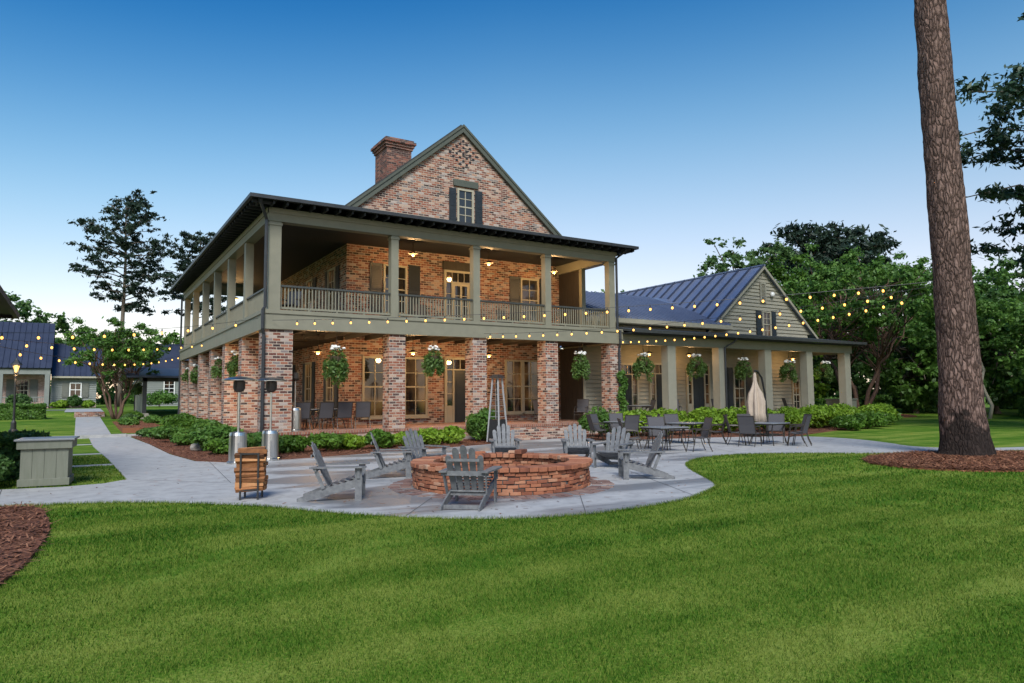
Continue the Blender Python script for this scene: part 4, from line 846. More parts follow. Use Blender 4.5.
# porch furniture
for x, y, r_, lb in ((1.75, 2.2, .0, 'wooden toned porch table near the corner pier'), (2.95, 2.25, 0, 'porch table behind the large hanging basket')):
    place(TB, tu, (x, y, ZF), r_, lb)
for x, y, rz_, lb in ((1.55, 1.25, 0, 'porch dining chair beside the slim steel heater'), (2.35, 1.2, .15, 'porch dining chair behind the large hanging basket'), (3.1, 1.25, -.05, 'porch dining chair middle of the row before the first window'), (3.85, 1.3, -.2, 'porch dining chair beside the second brick pier'), (1.0, 2.4, -1.5, 'porch dining chair end on to the porch table behind the corner pier'), (2.0, 3.2, 3.1, 'porch dining chair against the house wall near the corner'), (3.1, 3.25, 3.2, 'porch dining chair against the first window'), (12.1, 1.4, -1.3, 'chair on the brick porch beside the fourth pier'), (14.0, 1.1, 2.2, 'chair on the porch before the pale siding'), (16.6, 1.2, -.9, 'wing porch chair between the last brick pier and first wing door'), (18.3, 1.5, 1.2, 'wing porch chair at the first wing door'), (20.0, 1.3, 2.6, 'wing porch chair between the second and third wing bays'), (23.1, 1.2, 3.0, 'wing porch chair before the third wing door'), (25.6, 1.2, 2.0, 'wing porch chair by the dark shutters'), (28.9, 1.3, -2.2, 'wing porch chair near the far lamp'),
                      (6.9, 2.7, 2.9, 'chair on the upper veranda before the shuttered window'), (11.1, 2.8, 3.3, 'chair on the upper veranda between glass door and second window'), (1.2, 1.6, 2.4, 'chair on the upper veranda by the corner post')):
    place(SC, su, (x, y, ZDT if 'upper' in lb else (ZF if x < 15.5 else .5)), rz_, lb)
place(TB, tu, (17.5, 1.4, .5), .1, 'porch table by the first wing door')
# ------------------------------------------------------------------ patio heaters
def mushroom(loc, label, shade=True, Hh=2.22):
    t = thing('patio_heater', label, 'patio heater', loc, 0, 'steel gas patio heaters')
    MB().lathe(0, 0, [(.27, 0), (.27, .05), (.225, .07), (.22, .72), (.2, .8), (.05, .83)], 24).build('tank_housing', 'steel', t, smooth=False)
    MB().tube([(0, 0, .8), (0, 0, Hh-.35)], .03, 10).build('pole', 'steel', t)
    MB().lathe(0, 0, [(.06, Hh-.38), (.12, Hh-.34), (.15, Hh-.28), (.15, Hh-.1), (.06, Hh-.06)], 18).build('burner', 'bronze', t)
    if shade: MB().lathe(0, 0, [(.43, Hh-.075), (.43, Hh-.06), (.3, Hh-.01), (.08, Hh+.03), (.01, Hh+.035)], 28).build('reflector_hood', 'steel', t)
    MB().box(-.05, .05, -.245, -.22, .1, .55).build('access_panel', 'steel', t); return t
mushroom((-.74, -4.3, .022), 'mushroom patio heater standing in front of the corner brick pier')
mushroom((-1.67, -4.82, .022), 'mushroom patio heater behind the rack of firewood')
mushroom((1.14, .45, ZF), 'slim steel patio heater standing on the porch beside the corner pier', False, 2.1)
t = thing('pyramid_heater', 'black and steel pyramid patio heater before the brick porch steps', 'patio heater', (7.75, -2.1, .022), .4)
q = MB()
for sx, sy in ((1, 1), (1, -1), (-1, 1), (-1, -1)): MB().bar((sx*.27, sy*.27, .05), (sx*.12, sy*.12, 2.35), .045, .045).build('leg', 'alu', t)
MB().hexa([(-.27, -.27, .03), (.27, -.27, .03), (.27, .27, .03), (-.27, .27, .03), (-.215, -.215, .85), (.215, -.215, .85), (.215, .215, .85), (-.215, .215, .85)]).build('base_housing', 'black', t)
MB().lathe(0, 0, [(.045, .85), (.045, 2.3)], 16).build('flame_tube', 'glass_clear', t)
MB().hexa([(-.24, -.24, 2.35), (.24, -.24, 2.35), (.24, .24, 2.35), (-.24, .24, 2.35), (-.1, -.1, 2.48), (.1, -.1, 2.48), (.1, .1, 2.48), (-.1, .1, 2.48)]).build('cap', 'black', t)
for i in range(7): z = .95+i*.2; r_ = .205-(z-.85)*.062; MB().tube([(-r_, -r_, z), (r_, -r_, z), (r_, r_, z), (-r_, r_, z), (-r_, -r_+.01, z)], .005, 4).build('guard_ring', 'alu', t)
# ------------------------------------------------------------------ firewood rack
RK = (-2.72, -11.72, .022); ra = math.radians(-24)
t = thing('firewood_rack', 'black iron firewood rack full of split logs on the patio edge', 'firewood rack', RK, ra)
m = MB()
for sx in (-1, 1):
    for y in (-.17, .17): MB().bar((sx*.14, y, 0), (sx*.14, y, .74), .028, .028).build('upright', 'black', t)
    MB().bar((sx*.14, -.155, .16), (sx*.14, .155, .16), .025, .025).build('shelf_bar', 'black', t)
for y in (-.17, .17):
    MB().bar((-.125, y, .16), (.125, y, .16), .025, .025).build('shelf_bar', 'black', t); MB().bar((-.154, y, .753), (.154, y, .753), .028, .026).build('top_bar', 'black', t)
rng = np.random.default_rng(9); R_ = Matrix.Rotation(ra, 4, 'Z')
for k in range(9):
    z = .18+k*.077
    for j in range(3):
        y = -.115+j*.1+rng.normal()*.008; L = .2+rng.random()*.045; m = MB(); m.var = .1+.8*rng.random(); n = int(rng.integers(3, 6)); ph = rng.random()*6
        prof = [(.052*(.8+.35*rng.random())*math.cos(ph+2*PI*i/n)*1.15, .046*(.8+.4*rng.random())*math.sin(ph+2*PI*i/n)) for i in range(n)]
        a0, a1 = [(-L, a, b_) for a, b_ in prof], [(L, a*.95+.006*rng.normal(), b_*.95) for a, b_ in prof]
        m.add(a0+a1, [tuple(range(n))[::-1], tuple(range(n, 2*n))]+[(i, (i+1) % n, n+(i+1) % n, n+i) for i in range(n)])
        o = m.build('firewood_log', 'logvar'); top = k == 8
        tag(o, 'split firewood log lying across the top of the black rack' if top else 'split firewood log stacked inside the black iron rack', 'log', 'firewood logs on top of the rack' if top else 'firewood logs stacked in the rack')
        o.location = Vector(RK)+R_ @ Vector((rng.normal()*.015, y, z)); o.rotation_euler = (rng.normal()*.2, rng.normal()*.03, ra+rng.normal()*.05)
# ------------------------------------------------------------------ closed umbrella
t = thing('patio_umbrella', 'closed beige cantilever umbrella with dark curved mast by the wing hedge', 'umbrella', (17.7, -5.45, .022), 0)
m = MB(); n = 40; vs = []; fs = []
pr = [(.03, 2.55), (.06, 2.45), (.08, 2.2), (.13, 1.95), (.23, 1.72), (.29, 1.4), (.28, .95), (.33, .62)]
for r_, z in pr:
    for j in range(n): a = 2*PI*j/n; q = r_*(1+.3*math.sin(a*7)*(r_ > .1)+.06*math.sin(a*3+z*3)); vs.append((q*math.cos(a), q*math.sin(a), z+.04*math.sin(a*4)*(z < .8)))
for i in range(len(pr)-1):
    for j in range(n): fs.append((i*n+j, i*n+(j+1) % n, (i+1)*n+(j+1) % n, (i+1)*n+j))
fs.append(tuple(range(n))); fs.append(tuple(range(7*n, 8*n))[::-1]); m.add(vs, fs); m.build('canopy', 'umb', t, smooth=True)
MB().tube([(0, 0, .5), (0, 0, 2.6)], .025, 8).build('pole', 'black', t)
MB().tube([(.95, .25, 0), (.95, .25, .9), (.85, .22, 1.7), (.6, .15, 2.35), (.25, .06, 2.6), (0, 0, 2.62)], .04, 8).build('mast', 'black', t)
MB().box(.55, 1.35, -.15, .65, 0, .08).box(.9, 1.0, .2, .3, .08, .3).build('base', 'black', t)
# ------------------------------------------------------------------ box, lamp post, planter
t = thing('storage_box', 'weathered olive wooden bin with overhanging lid beside the garden path', 'bin', (-5.72, -7.12, .022), math.radians(-5))
m = MB()
for i in range(4): m.box(-.4+i*.2+.006, -.4+(i+1)*.2-.006, -.4, .4, .1, .72)
m.box(-.396, .396, -.39, .39, .1, .7); m.build('boards', 'olive_box', t)
MB().box(-.43, .43, -.43, .43, 0, .14).build('plinth', 'olive_box', t, bevel=.006)
MB().box(-.46, .46, -.46, .46, .72, .88).build('lid', 'olive_box', t, bevel=.008)
MB().box(-.5, .5, -.5, .5, .88, .915).build('lid_top', 'tabletop', t, bevel=.006)
t = thing('lamp_post', 'lit black lamp post standing on the lawn before the blue roofed cottage', 'lamp post', (-7.75, 16.2, hgt(-7.75, 16.2)-.02), 0)
MB().lathe(0, 0, [(.2, 0), (.2, .12), (.12, .2), (.11, .5), (.07, .58), (.05, .62), (.045, 2.7), (.07, 2.74), (.05, 2.8)], 14).build('post', 'black', t)
m = MB()
for a in range(6): A = a*PI/3; m.bar((.1*math.cos(A), .1*math.sin(A), 2.8), (.19*math.cos(A), .19*math.sin(A), 3.2), .016, .016)
m.lathe(0, 0, [(.11, 2.78), (.11, 2.81)], 6); m.lathe(0, 0, [(.24, 3.2), (.22, 3.26), (.08, 3.42), (.03, 3.5), (.01, 3.56)], 6); m.build('lantern_frame', 'black', t)
MB().lathe(0, 0, [(.06, 2.85), (.13, 3.15), (.02, 3.18)], 8).build('lantern_glass', 'lampglow', t)
l = bpy.data.lights.new('lamp_light', 'POINT'); l.energy = 40; l.color = (1, .6, .28); l.shadow_soft_size = .15; lo = bpy.data.objects.new('lamp_light', l); COL.objects.link(lo); lo.parent = t; lo.location = (0, 0, 2.6)
tag(MB().box(33.2, 34.6, .9, 2.0, .0, 1.35).box(33.15, 34.65, .85, 2.05, 1.35, 1.42).box(33.28, 34.52, .86, .9, .15, 1.2).build('equipment_screen', 'olive_box', bevel=.01), 'low olive boxed utility screen beyond the end post of the wing', 'utility box')
for x, y, s, lb in ((-1.7, .75, .42, 'flat grey stone lying in the mulch under the side shrubs'), (-1.25, 11.5, .5, 'pale boulder at the foot of the pavilion post'), (-1.9, 4.3, .22, 'small grey stone in the bed along the garden path')):
    m = MB(); m.ball((0, 0, 0), s, 10, 7, (1, .8, .45)); o = m.build('garden_stone', 'stone', bevel=0)
    for v in o.data.vertices: v.co *= 1+.25*mnoise.noise(Vector(v.co)*4+Vector((x, y, 0)))
    o.location = (x, y, .1); tag(o, lb, 'stone')
# ------------------------------------------------------------------ string lights
BM = None
def string_light(a, c, sag, n, label, t0=.02, t1=.985, br=.042):
    global BM
    a, c = Vector(a), Vector(c); P = lambda t: a.lerp(c, t)-Vector((0, 0, 4*sag*t*(1-t)))
    t = thing('string_light', label, 'string light', (0, 0, 0), 0, 'festoon string lights')
    m = MB(); m.tube([P(i/40) for i in range(41)], .008, 4)
    pts = [P(t0+(t1-t0)*i/(n-1)) for i in range(n)]
    for p in pts: m.tube([p-Vector((0, 0, 0)), p-Vector((0, 0, .09))], [.012, .02], 6)
    m.build('cable', 'black', t)
    if BM is None: BM = MB().ball((0, 0, -.045), .033, 8, 6, (1, 1, 1.25)).mesh('bulb', MT['bulb'], True)
    for p in pts:
        o = link('bulb', BM, t); o.location = p-Vector((0, 0, .085))
PT = (14.62, -13.95, 4.75)
string_light((.2, -.16, 4.3), PT, .22, 29, 'string of lit bulbs from the corner pier to the big pine, highest of three', .045, .94)
string_light((8.3, -.16, 4.18), (14.6, -13.9, 4.62), .3, 24, 'string of lit bulbs from the third pier to the big pine', .02, .94)
string_light((15.2, -.18, 4.2), (14.55, -13.85, 4.45), .3, 24, 'string of lit bulbs from the last brick pier to the big pine', .02, .95)
LP = (-8.2, -3.0, 3.35)
string_light((-.14, .4, 4.4), (-7.9, -2.9, 3.35), .2, 10, 'string of lit bulbs from the house corner across to the dark eave', .1, .97)
string_light((-.12, 12.4, 4.42), (-7.9, -2.6, 3.32), .25, 14, 'string of lit bulbs from the middle of the side veranda to the dark eave', .02, .97)
string_light((-.12, 21.8, 4.3), (-7.9, -2.3, 3.28), .5, 17, 'string of lit bulbs from the far end of the side veranda, lowest over the cottages', .02, .97)
# ------------------------------------------------------------------ left cottages, near eave, pavilion
t = thing('near_cottage', 'dark roofed building of which only an eave corner shows above the blue roof', 'house')
MB().box(-13, -7.55, -9, -2.95, 0, 3.75).build('wall', 'siding', t)
m = MB(); m.add([(-6.71, -9.8, 3.88), (-6.71, -2.15, 3.88), (-13.8, -2.15, 3.88), (-13.8, -9.8, 3.88), (-10.2, -6.8, 5.9), (-10.2, -5.2, 5.9)], [(0, 1, 2, 3), (0, 1, 5, 4), (1, 2, 5), (2, 3, 4, 5), (3, 0, 4)]); m.build('roof', 'darkwood', t)
m = MB(); m.box(-6.71, -6.6, -9.8, -2.05, 3.8, 3.93).box(-13.8, -6.71, -2.15, -2.05, 3.8, 3.93); m.build('fascia', 'darkwood', t)
window(lambda u, d, z: (-7.55+d, u, z), -8.5, -7.4, .9, 2.5, par=t)
def cottage_wall(name, x0, x1, y, z0, z1, mat, par): return siding(wy(y), z0, z1, lambda z: x0, lambda z: x1, mat, par, .2, name)
C1 = thing('blue_roof_cottage', 'cottage with blue standing seam roof, brick front and small porch behind the lamp post', 'house')
g1 = .95
MB().box(-17, -7.6, 51.6, 60, g1-.5, 4.4).build('brick_front', 'foundation', C1)
m = MB(); slab(m, (-18, 49.7, 4.55), (-7.3, 49.7, 4.55), (-7.3, 55.2, 9.0), (-18, 55.2, 9.0)); slab(m, (-7.3, 60.7, 4.55), (-18, 60.7, 4.55), (-18, 55.2, 9.0), (-7.3, 55.2, 9.0)); seams(m, (-18, 49.7, 4.55), (-7.3, 49.7, 4.55), (-18, 55.2, 9), (-7.3, 55.2, 9), 24, .05, .07)
m.build('roof', 'roof_navy', C1)
MB().box(-18, -7.35, 49.9, 50.15, 4.0, 4.45).build('porch_beam', 'siding_grey', C1); MB().box(-18, -7.4, 49.9, 51.6, g1-.4, g1+.25).build('porch_floor', 'foundation', C1)
for x in (-7.75, -11.1, -14.4): MB().box(x, x+.36, 49.9, 50.2, g1+.2, 4.0).build('post', 'siding_grey', C1)
m = MB()
for x0, x1 in ((-14.04, -11.1), (-10.74, -7.75)):
    m.box(x0, x1, 49.98, 50.06, g1+1.0, g1+1.08)
    for i in range(18): u = x0+(i+.5)*(x1-x0)/18; m.box(u-.02, u+.02, 50, 50.04, g1+.3, g1+1.0)
m.build('railing', 'siding_grey', C1)
window(wy(51.6), -9.95, -8.95, 1.6, 3.6, 3, 4, par=C1, pane='glass_clear'); shutter(wy(51.6), -10.6, -10.02, 1.6, 3.6, 'shutter_olive', C1); shutter(wy(51.6), -8.88, -8.3, 1.6, 3.6, 'shutter_olive', C1)
C2 = thing('grey_cottage', 'low grey sided cottage with one shuttered window beside the blue roofed cottage', 'house')
cottage_wall('wall', -7.3, -3.8, 51.0, 1.5, 3.85, 'siding_grey', C2); MB().box(-7.3, -3.85, 51.03, 58, .4, 3.8).build('rear_wall', 'siding_grey', C2)
MB().box(-7.3, -3.78, 50.96, 51.5, .5, 1.5).build('foundation', 'foundation', C2)
m = MB(); slab(m, (-7.28, 50.5, 3.85), (-3.4, 50.5, 3.85), (-3.4, 55, 7.1), (-7.28, 55, 7.1)); slab(m, (-3.4, 59.5, 3.85), (-7.28, 59.5, 3.85), (-7.28, 55, 7.1), (-3.4, 55, 7.1)); seams(m, (-7.28, 50.5, 3.85), (-3.4, 50.5, 3.85), (-7.28, 55, 7.1), (-3.4, 55, 7.1), 9, .05, .07); m.build('roof', 'roof_navy', C2)
MB().box(-7.25, -3.4, 50.42, 50.5, 3.7, 3.86).build('eave_fascia', 'cream', C2)
window(wy(51.0-.055), -5.9, -4.95, 2.0, 3.3, 2, 2, par=C2, pane='glass_clear', trim='flower'); shutter(wy(51-.055), -6.45, -5.95, 1.95, 3.3, 'shutter_olive', C2); shutter(wy(51-.055), -4.9, -4.4, 1.95, 3.3, 'shutter_olive', C2)
C3 = thing('far_grey_house', 'pale grey house with white window far behind the pavilion', 'house')
cottage_wall('wall', 0, 14, 60, .8, 4.6, 'siding_grey', C3); m = MB(); slab(m, (-.6, 59.2, 4.5), (14.5, 59.2, 4.5), (14.5, 64, 8), (-.6, 64, 8)); slab(m, (14.5, 69, 4.5), (-.6, 69, 4.5), (-.6, 64, 8), (14.5, 64, 8)); m.build('roof', 'roof_navy', C3)
window(wy(60-.055), 2.6, 3.7, 2.0, 3.8, 2, 4, par=C3, trim='flower')
PV = thing('garden_pavilion', 'open sided walkway pavilion with dark roof behind the house', 'pavilion'); gz = .4
PX0, PX1, PY0, PY1 = -1.6, 2.9, 28.0, 36.0
for x, y in ((PX0, PY0), (PX1, PY0), (PX0, PY1), (PX1, PY1)): MB().box(x, x+.24, y, y+.24, gz-.1, 3.2).build('post', 'gutter', PV); MB().box(x-.14, x+.38, y-.14, y+.38, gz-.2, gz+.4).build('post_base', 'stone', PV)
for i in range(3): MB().box(PX0+.05, PX0+.13, PY0+.5+i*2.5, PY0+2.7+i*2.5, gz+.3, 2.55).build('louvre_panel', 'cream', PV)
m = MB(); slab(m, (PX0-1.0, PY0-.9, 3.25), (PX1+1, PY0-.9, 3.25), (PX1+1, 32.1, 3.95), (PX0-1.0, 32.1, 3.95), .12); slab(m, (PX1+1, 37, 3.25), (PX0-1, 37, 3.25), (PX0-1, 32.1, 3.95), (PX1+1, 32.1, 3.95), .12); m.build('roof', 'roof_navy', PV)
MB().box(PX0-.05, PX1+.29, PY0, PY0+.24, 2.9, 3.16).build('beam', 'gutter', PV); MB().box(PX0-.05, PX0+.22, PY0+.24, PY1+.2, 2.9, 3.16).build('beam', 'gutter', PV)
for i, (x, y) in enumerate(((PX0-.1, 29.7), (PX0-.1, 32.0), (PX0-.1, 34.4))):
    hanging_basket((x, y, 2.55), 2.95, .32, .6, ['trailing basket by the front post of the pavilion', 'trailing basket on the middle of the pavilion', 'trailing basket on the far end of the pavilion'][i], 140+i, 'hanging baskets on the pavilion')
# ------------------------------------------------------------------ trees
def limb(m, p, q, r0, r1, rng, bend=.12, n=5, sides=7):
    p, q = Vector(p), Vector(q); L = (q-p).length; pts = [p]; 
    for i in range(1, n): t = i/n; pts.append(p.lerp(q, t)+Vector(rng.normal(size=3))*L*bend*.35*math.sin(PI*t)+Vector((0, 0, L*.06*math.sin(PI*t))))
    pts.append(q); m.tube(pts, [r0+(r1-r0)*i/n for i in range(n+1)], sides)
def tree(name, label, loc, h, cr, cz, chh, mat, nleaf, lsize, seed, stems=1, tr=.2, bark='twig', nl=26, clump=1.0, group=None, flat=.65, gap=.0, hollow=.45, elong=1.7, spread=.35, fork=None):
    """tapered trunk(s) and limbs carrying small leaf clumps through an uneven crown; cz, chh: crown centre and half height"""
    rng = np.random.default_rng(seed); t = thing(name, label, 'tree', loc, 0, group); m = MB(); cl = []; fork = fork or cz-chh*.8
    base = []
    for s in range(stems):
        a = 2*PI*s/stems+rng.random(); e = Vector((math.cos(a)*cr*spread, math.sin(a)*cr*spread, fork+(cz-fork)*.5)) if stems > 1 else Vector((rng.normal()*.2, rng.normal()*.2, cz))
        s0 = Vector((math.cos(a)*tr*.9, math.sin(a)*tr*.9, -.1)) if stems > 1 else Vector((0, 0, -.1))
        limb(m, s0, e, tr, tr*.45, rng, .12, 7, 8); base.append((s0, e))
    if stems == 1: m.tube([(0, 0, -.1), (0, 0, .25)], [tr*1.6, tr*1.02], 8)
    for i in range(nl):
        u = rng.normal(size=3); u /= np.linalg.norm(u); u[2] = u[2]*.9+.12; q = hollow+(1-hollow)*rng.random()**.6; k = 1+.22*math.sin(seed+u[0]*3.1+u[1]*2.3)+.15*rng.normal()
        c = Vector((u[0]*cr*q*k, u[1]*cr*q*k, cz+u[2]*chh*q*k))
        s0, e = base[rng.integers(len(base))]; p = s0.lerp(e, .55+.45*rng.random()); limb(m, p, c, tr*.32, .02, rng, .2, 4, 5)
        for j in range(rng.integers(3, 7)):
            d = rng.normal(size=3)*clump*.75; r_ = clump*(.35+.5*rng.random()); cl.append((c.x+d[0], c.y+d[1], c.z+d[2]*flat, r_, r_, r_*flat))
    m.build('trunk', bark, t, smooth=True); leaf_obj('crown', cl, nleaf, lsize, mat, t, seed+500, elong=elong, soft=True)
    return t
def pine(label, loc, h, z0, cr, seed, nl, nleaf, lsize, mat='needle', tr=.3, top=1.0, group='tall pines behind the cottages', tri=None, name='pine_tree'):
    rng = np.random.default_rng(seed); t = thing(name, label, 'tree', loc, 0, group); m = MB(); cl = []
    pts = [Vector((math.sin(i*.9+seed)*.12*i/8, math.cos(i*.7+seed)*.12*i/8, -.2+(h+.2)*i/8)) for i in range(9)]
    m.tube(pts, [tr*(1-.8*i/8) for i in range(9)], 8)
    for i in range(nl):
        f = (i+rng.random())/nl; z = z0+(h-z0)*f; prof = (tri(f) if tri else (.45+.75*math.sin(PI*min(1, .12+f*.95))**.8)); L = cr*prof*(.55+.5*rng.random())
        a = i*2.4+rng.normal()*.5; p = Vector((0, 0, z)); q = Vector((math.cos(a)*L, math.sin(a)*L, z+L*(.12+.35*f)+rng.normal()*.2))
        limb(m, p, q, tr*.22, .025, rng, .15, 4, 5)
        for s in np.linspace(.42, 1.05, max(3, int(L/.75))):
            c = p.lerp(q, s); 
            for _ in range(2): r_ = (.34+.38*rng.random())*top; cl.append((c.x+rng.normal()*.45, c.y+rng.normal()*.45, c.z+.12+rng.normal()*.16, r_*1.25, r_*1.25, r_*.55))
    m.build('trunk', 'twig', t, smooth=True); leaf_obj('crown', cl, nleaf, lsize, mat, t, seed+900, elong=2.8, soft=True)
    return t
pine('tall lone pine with layered dark crown and long bare trunk behind the small tree', (-1.4, 61.7, 1.0), 21.8, 10.2, 4.1, 3, 56, 13000, .16, top=.8, tri=lambda f: .62+.55*math.sin(PI*min(1, f*.8+.2)))
pine('dark pine half hidden by the end of the veranda roof', (6.9, 68.2, 1.0), 20.4, 10.5, 3.9, 8, 40, 10000, .17, top=.8)
tree('small_tree', 'multi stemmed small tree with spreading crown beside the far path', (-3.1, 28.4, .4), 6, 3.3, 4.35, 1.6, 'leaf_mid', 20000, .1, 21, 5, .09, 'redbark', 60, .45, spread=.4, fork=2.2, elong=2.3)
tree('round_tree', 'dark round tree behind the blue cottage roof', (-11.3, 91, 1.0), 13, 5.2, 9.4, 4.2, 'leaf_dark', 9000, .34, 22, 1, .35, nl=26, clump=1.3, group='far trees behind the cottages')
tree('round_tree', 'dark rounded tree behind the grey cottage roof', (-5.2, 102, 1.0), 10, 6, 7, 3.6, 'leaf_dark', 8000, .36, 23, 1, .35, nl=26, clump=1.3, group='far trees behind the cottages')
tree('round_tree', 'dark tree showing beyond the pavilion roof', (5.6, 88, 1.0), 10, 4.4, 7, 3.4, 'leaf_mid', 7000, .33, 24, 1, .3, nl=22, clump=1.2, group='far trees behind the cottages')
tree('round_tree', 'pale green tree filling the gap between grey cottage and pavilion', (-.6, 74, 1.0), 8, 4.2, 4.2, 3.2, 'leaf_pale', 9000, .24, 25, 1, .25, nl=26, clump=1.1, group='far trees behind the cottages', hollow=.1)
tree('round_tree', 'bushy green tree behind the pavilion, low and wide', (9, 76, 1.0), 8, 5, 3.6, 3.0, 'leaf_mid', 8000, .26, 26, 1, .25, nl=26, clump=1.2, group='far trees behind the cottages', hollow=.1)
# right hand side
tree('spreading_tree', 'wide spreading tree with several leaning red brown stems beyond the wing', (45.4, 7.4, 0), 12, 6.2, 8.7, 4.0, 'leaf_mid', 44000, .15, 31, 5, .17, 'redbark', 84, .7, spread=.5, fork=3.6)
tree('sparse_tree', 'pale loose tree rising behind the wing roof ridge', (46.5, 19.5, .3), 15.5, 5.6, 11.4, 4.4, 'leaf_pale', 9500, .21, 32, 1, .3, nl=40, clump=.8, hollow=.35, group='trees behind the wing')
tree('leafy_tree', 'bright green tree rising just behind the wing gable', (53, 18.5, .2), 15, 4.6, 9.6, 4.9, 'leaf_bright', 26000, .21, 33, 1, .3, nl=52, clump=1.1, hollow=.3, group='trees behind the wing')
pine('dark pine top above the spreading tree, the one beside the bright green tree', (75, 32, 0), 22.6, 11, 5.2, 34, 44, 11000, .28, group='pines behind the wing', top=1.5, tr=.35)
pine('dark pine top above the spreading tree, the one towards the big pine', (79, 29, 0), 22, 11, 5.2, 35, 44, 11000, .28, group='pines behind the wing', top=1.5, tr=.35)
tree('far_tree', 'distant tree seen between the end veranda posts above the timber screen', (51.3, 46.8, 0), 15, 4.2, 11.6, 3.2, 'leaf_dark', 5000, .3, 36, 1, .3, nl=18, clump=1.1, group='far trees behind the house')
tree('far_tree', 'distant dark tree above the link roof just past the veranda', (58.8, 48, 0), 16, 4.6, 12.4, 3.4, 'leaf_dark', 6000, .32, 37, 1, .3, nl=20, clump=1.2, group='far trees behind the house')
WD = [(56, 9, 10.5, 5.2, 'leaf_mid', 'mid green tree in the wood between spreading tree and big pine trunk'), (59, 4, 12.5, 5.6, 'leaf_dark', 'dark tree of the wood directly behind the big pine trunk'), (56, -1.5, 9.5, 4.8, 'leaf_mid', 'mid green tree in the wood behind the slender leaning tree'), (60, -5, 12, 5.6, 'leaf_mid', 'tall leafy tree in the wood behind the cedar branches'), (64, 14, 13.5, 6, 'leaf_dark', 'dark tree behind the spreading tree'), (50, 15, 8.5, 4.6, 'leaf_dark', 'dark tree low behind the end of the wing porch'), (66, -12, 12.5, 6, 'leaf_dark', 'dark tree of the wood below the cedar, at the edge of view'), (57, 23, 10, 5.4, 'leaf_mid', 'mid green tree hidden behind the wing gable'), (47, -8, 7.5, 3.6, 'leaf_bright', 'bright green young tree standing forward of the wood below the cedar'), (42, 13.5, 8.5, 4.2, 'leaf_lime', 'leafy tree just beyond the end wall of the wing'), (68, 2, 15, 6.5, 'leaf_dark', 'tallest dark tree of the wood behind the lawn')]
for i, (x, y, h, r_, mt, lb) in enumerate(WD):
    tree('woodland_tree', lb, (x, y, 0), h, r_, h*.5, h*.5, mt, 17000, .24, 60+i, 1, .22, nl=58, clump=1.15, group='trees of the wood beyond the lawn', hollow=.5)
t = pine('dark cedar with drooping branches against the sky beside the big pine', (33.1, -13.75, 0), 17.5, 5.5, 6.3, 41, 96, 52000, .12, 'needle_green', .28, .8, None, lambda f: .5+.75*math.sin(PI*min(1, f+.12)), 'cedar_tree')
m = MB(); rng = np.random.default_rng(3); limb(m, (0, 0, -.1), (-.5, .3, 4.6), .13, .09, rng, .1, 6, 8); limb(m, (-.5, .3, 4.6), (-1.2, .6, 7.5), .07, .03, rng)
t = thing('slender_tree', 'slender tree with leaning pale trunk just past the big pine', 'tree', (45.5, -1.4, 0)); m.build('trunk', 'siding', t, smooth=True)
leaf_obj('crown', [(-1+rng.normal()*1.3, .5+rng.normal()*1.3, 7+rng.normal()*1.2, .7, .7, .5) for _ in range(30)], 7000, .15, 'leaf_mid', t, 77)
# the big pine: trunk fills the right of the view, crown high above it
BP = thing('big_pine', 'massive pine trunk with scorched bark base rising out of the pine straw bed', 'tree', (15.08, -14.37, 0)); rng = np.random.default_rng(2)
prof = [(-.2, .8), (0, .695), (.15, .635), (.45, .58), (.9, .545), (1.5, .51), (2.6, .485), (4.2, .465), (7, .44), (9.9, .415), (12.8, .38), (17, .36), (22, .26), (27, .12)]
n = 72; vs = []; fs = []; zz = []
for i in range(len(prof)-1):
    k = 22 if prof[i+1][0] < 14 and prof[i][0] > .1 else 5
    for j in range(k): t_ = j/k; zz.append((prof[i][0]*(1-t_)+prof[i+1][0]*t_, prof[i][1]*(1-t_)+prof[i+1][1]*t_))
zz.append(prof[-1])
for z, r_ in zz:
    for j in range(n):
        a = 2*PI*j/n; q = Vector((math.cos(a)*2.1, math.sin(a)*2.1, z*1.1)); fl = 1+.07*math.sin(a*5+1)*max(0, 1-z/1.2)
        q2 = Vector((math.cos(a)*5.5, math.sin(a)*5.5, z*2.1)); rr = r_*fl+.035*mnoise.noise(q)+.03*abs(mnoise.noise(q2))+.012*mnoise.noise(q2*2.7)
        cxx = .05*math.sin(z*.42)-.018*z; vs.append((cxx+rr*math.cos(a), rr*math.sin(a)+.007*z, z))
for i in range(len(zz)-1):
    for j in range(n): fs.append((i*n+j, i*n+(j+1) % n, (i+1)*n+(j+1) % n, (i+1)*n+j))
m = MB(); m.add(vs, fs); m.build('trunk', 'bark', BP, smooth=True)
m = MB(); cl = []
for i in range(26):
    z = 17.5+9*i/26+rng.random(); L = (4.6-2.4*abs(i-8)/18)*(.6+.5*rng.random()); a = i*2.4; q = Vector((math.cos(a)*L, math.sin(a)*L, z+L*.25)); limb(m, (0, 0, z), q, .11, .03, rng, .15, 4, 6)
    for s in np.linspace(.4, 1.05, 5): c = Vector((0, 0, z)).lerp(q, s); r_ = .5+.4*rng.random(); cl.append((c.x+rng.normal()*.3, c.y+rng.normal()*.3, c.z+.2, r_*1.3, r_*1.3, r_*.6))
m.build('limbs', 'twig', BP); leaf_obj('crown', cl, 9000, .2, 'needle', BP, 78, elong=2.8)
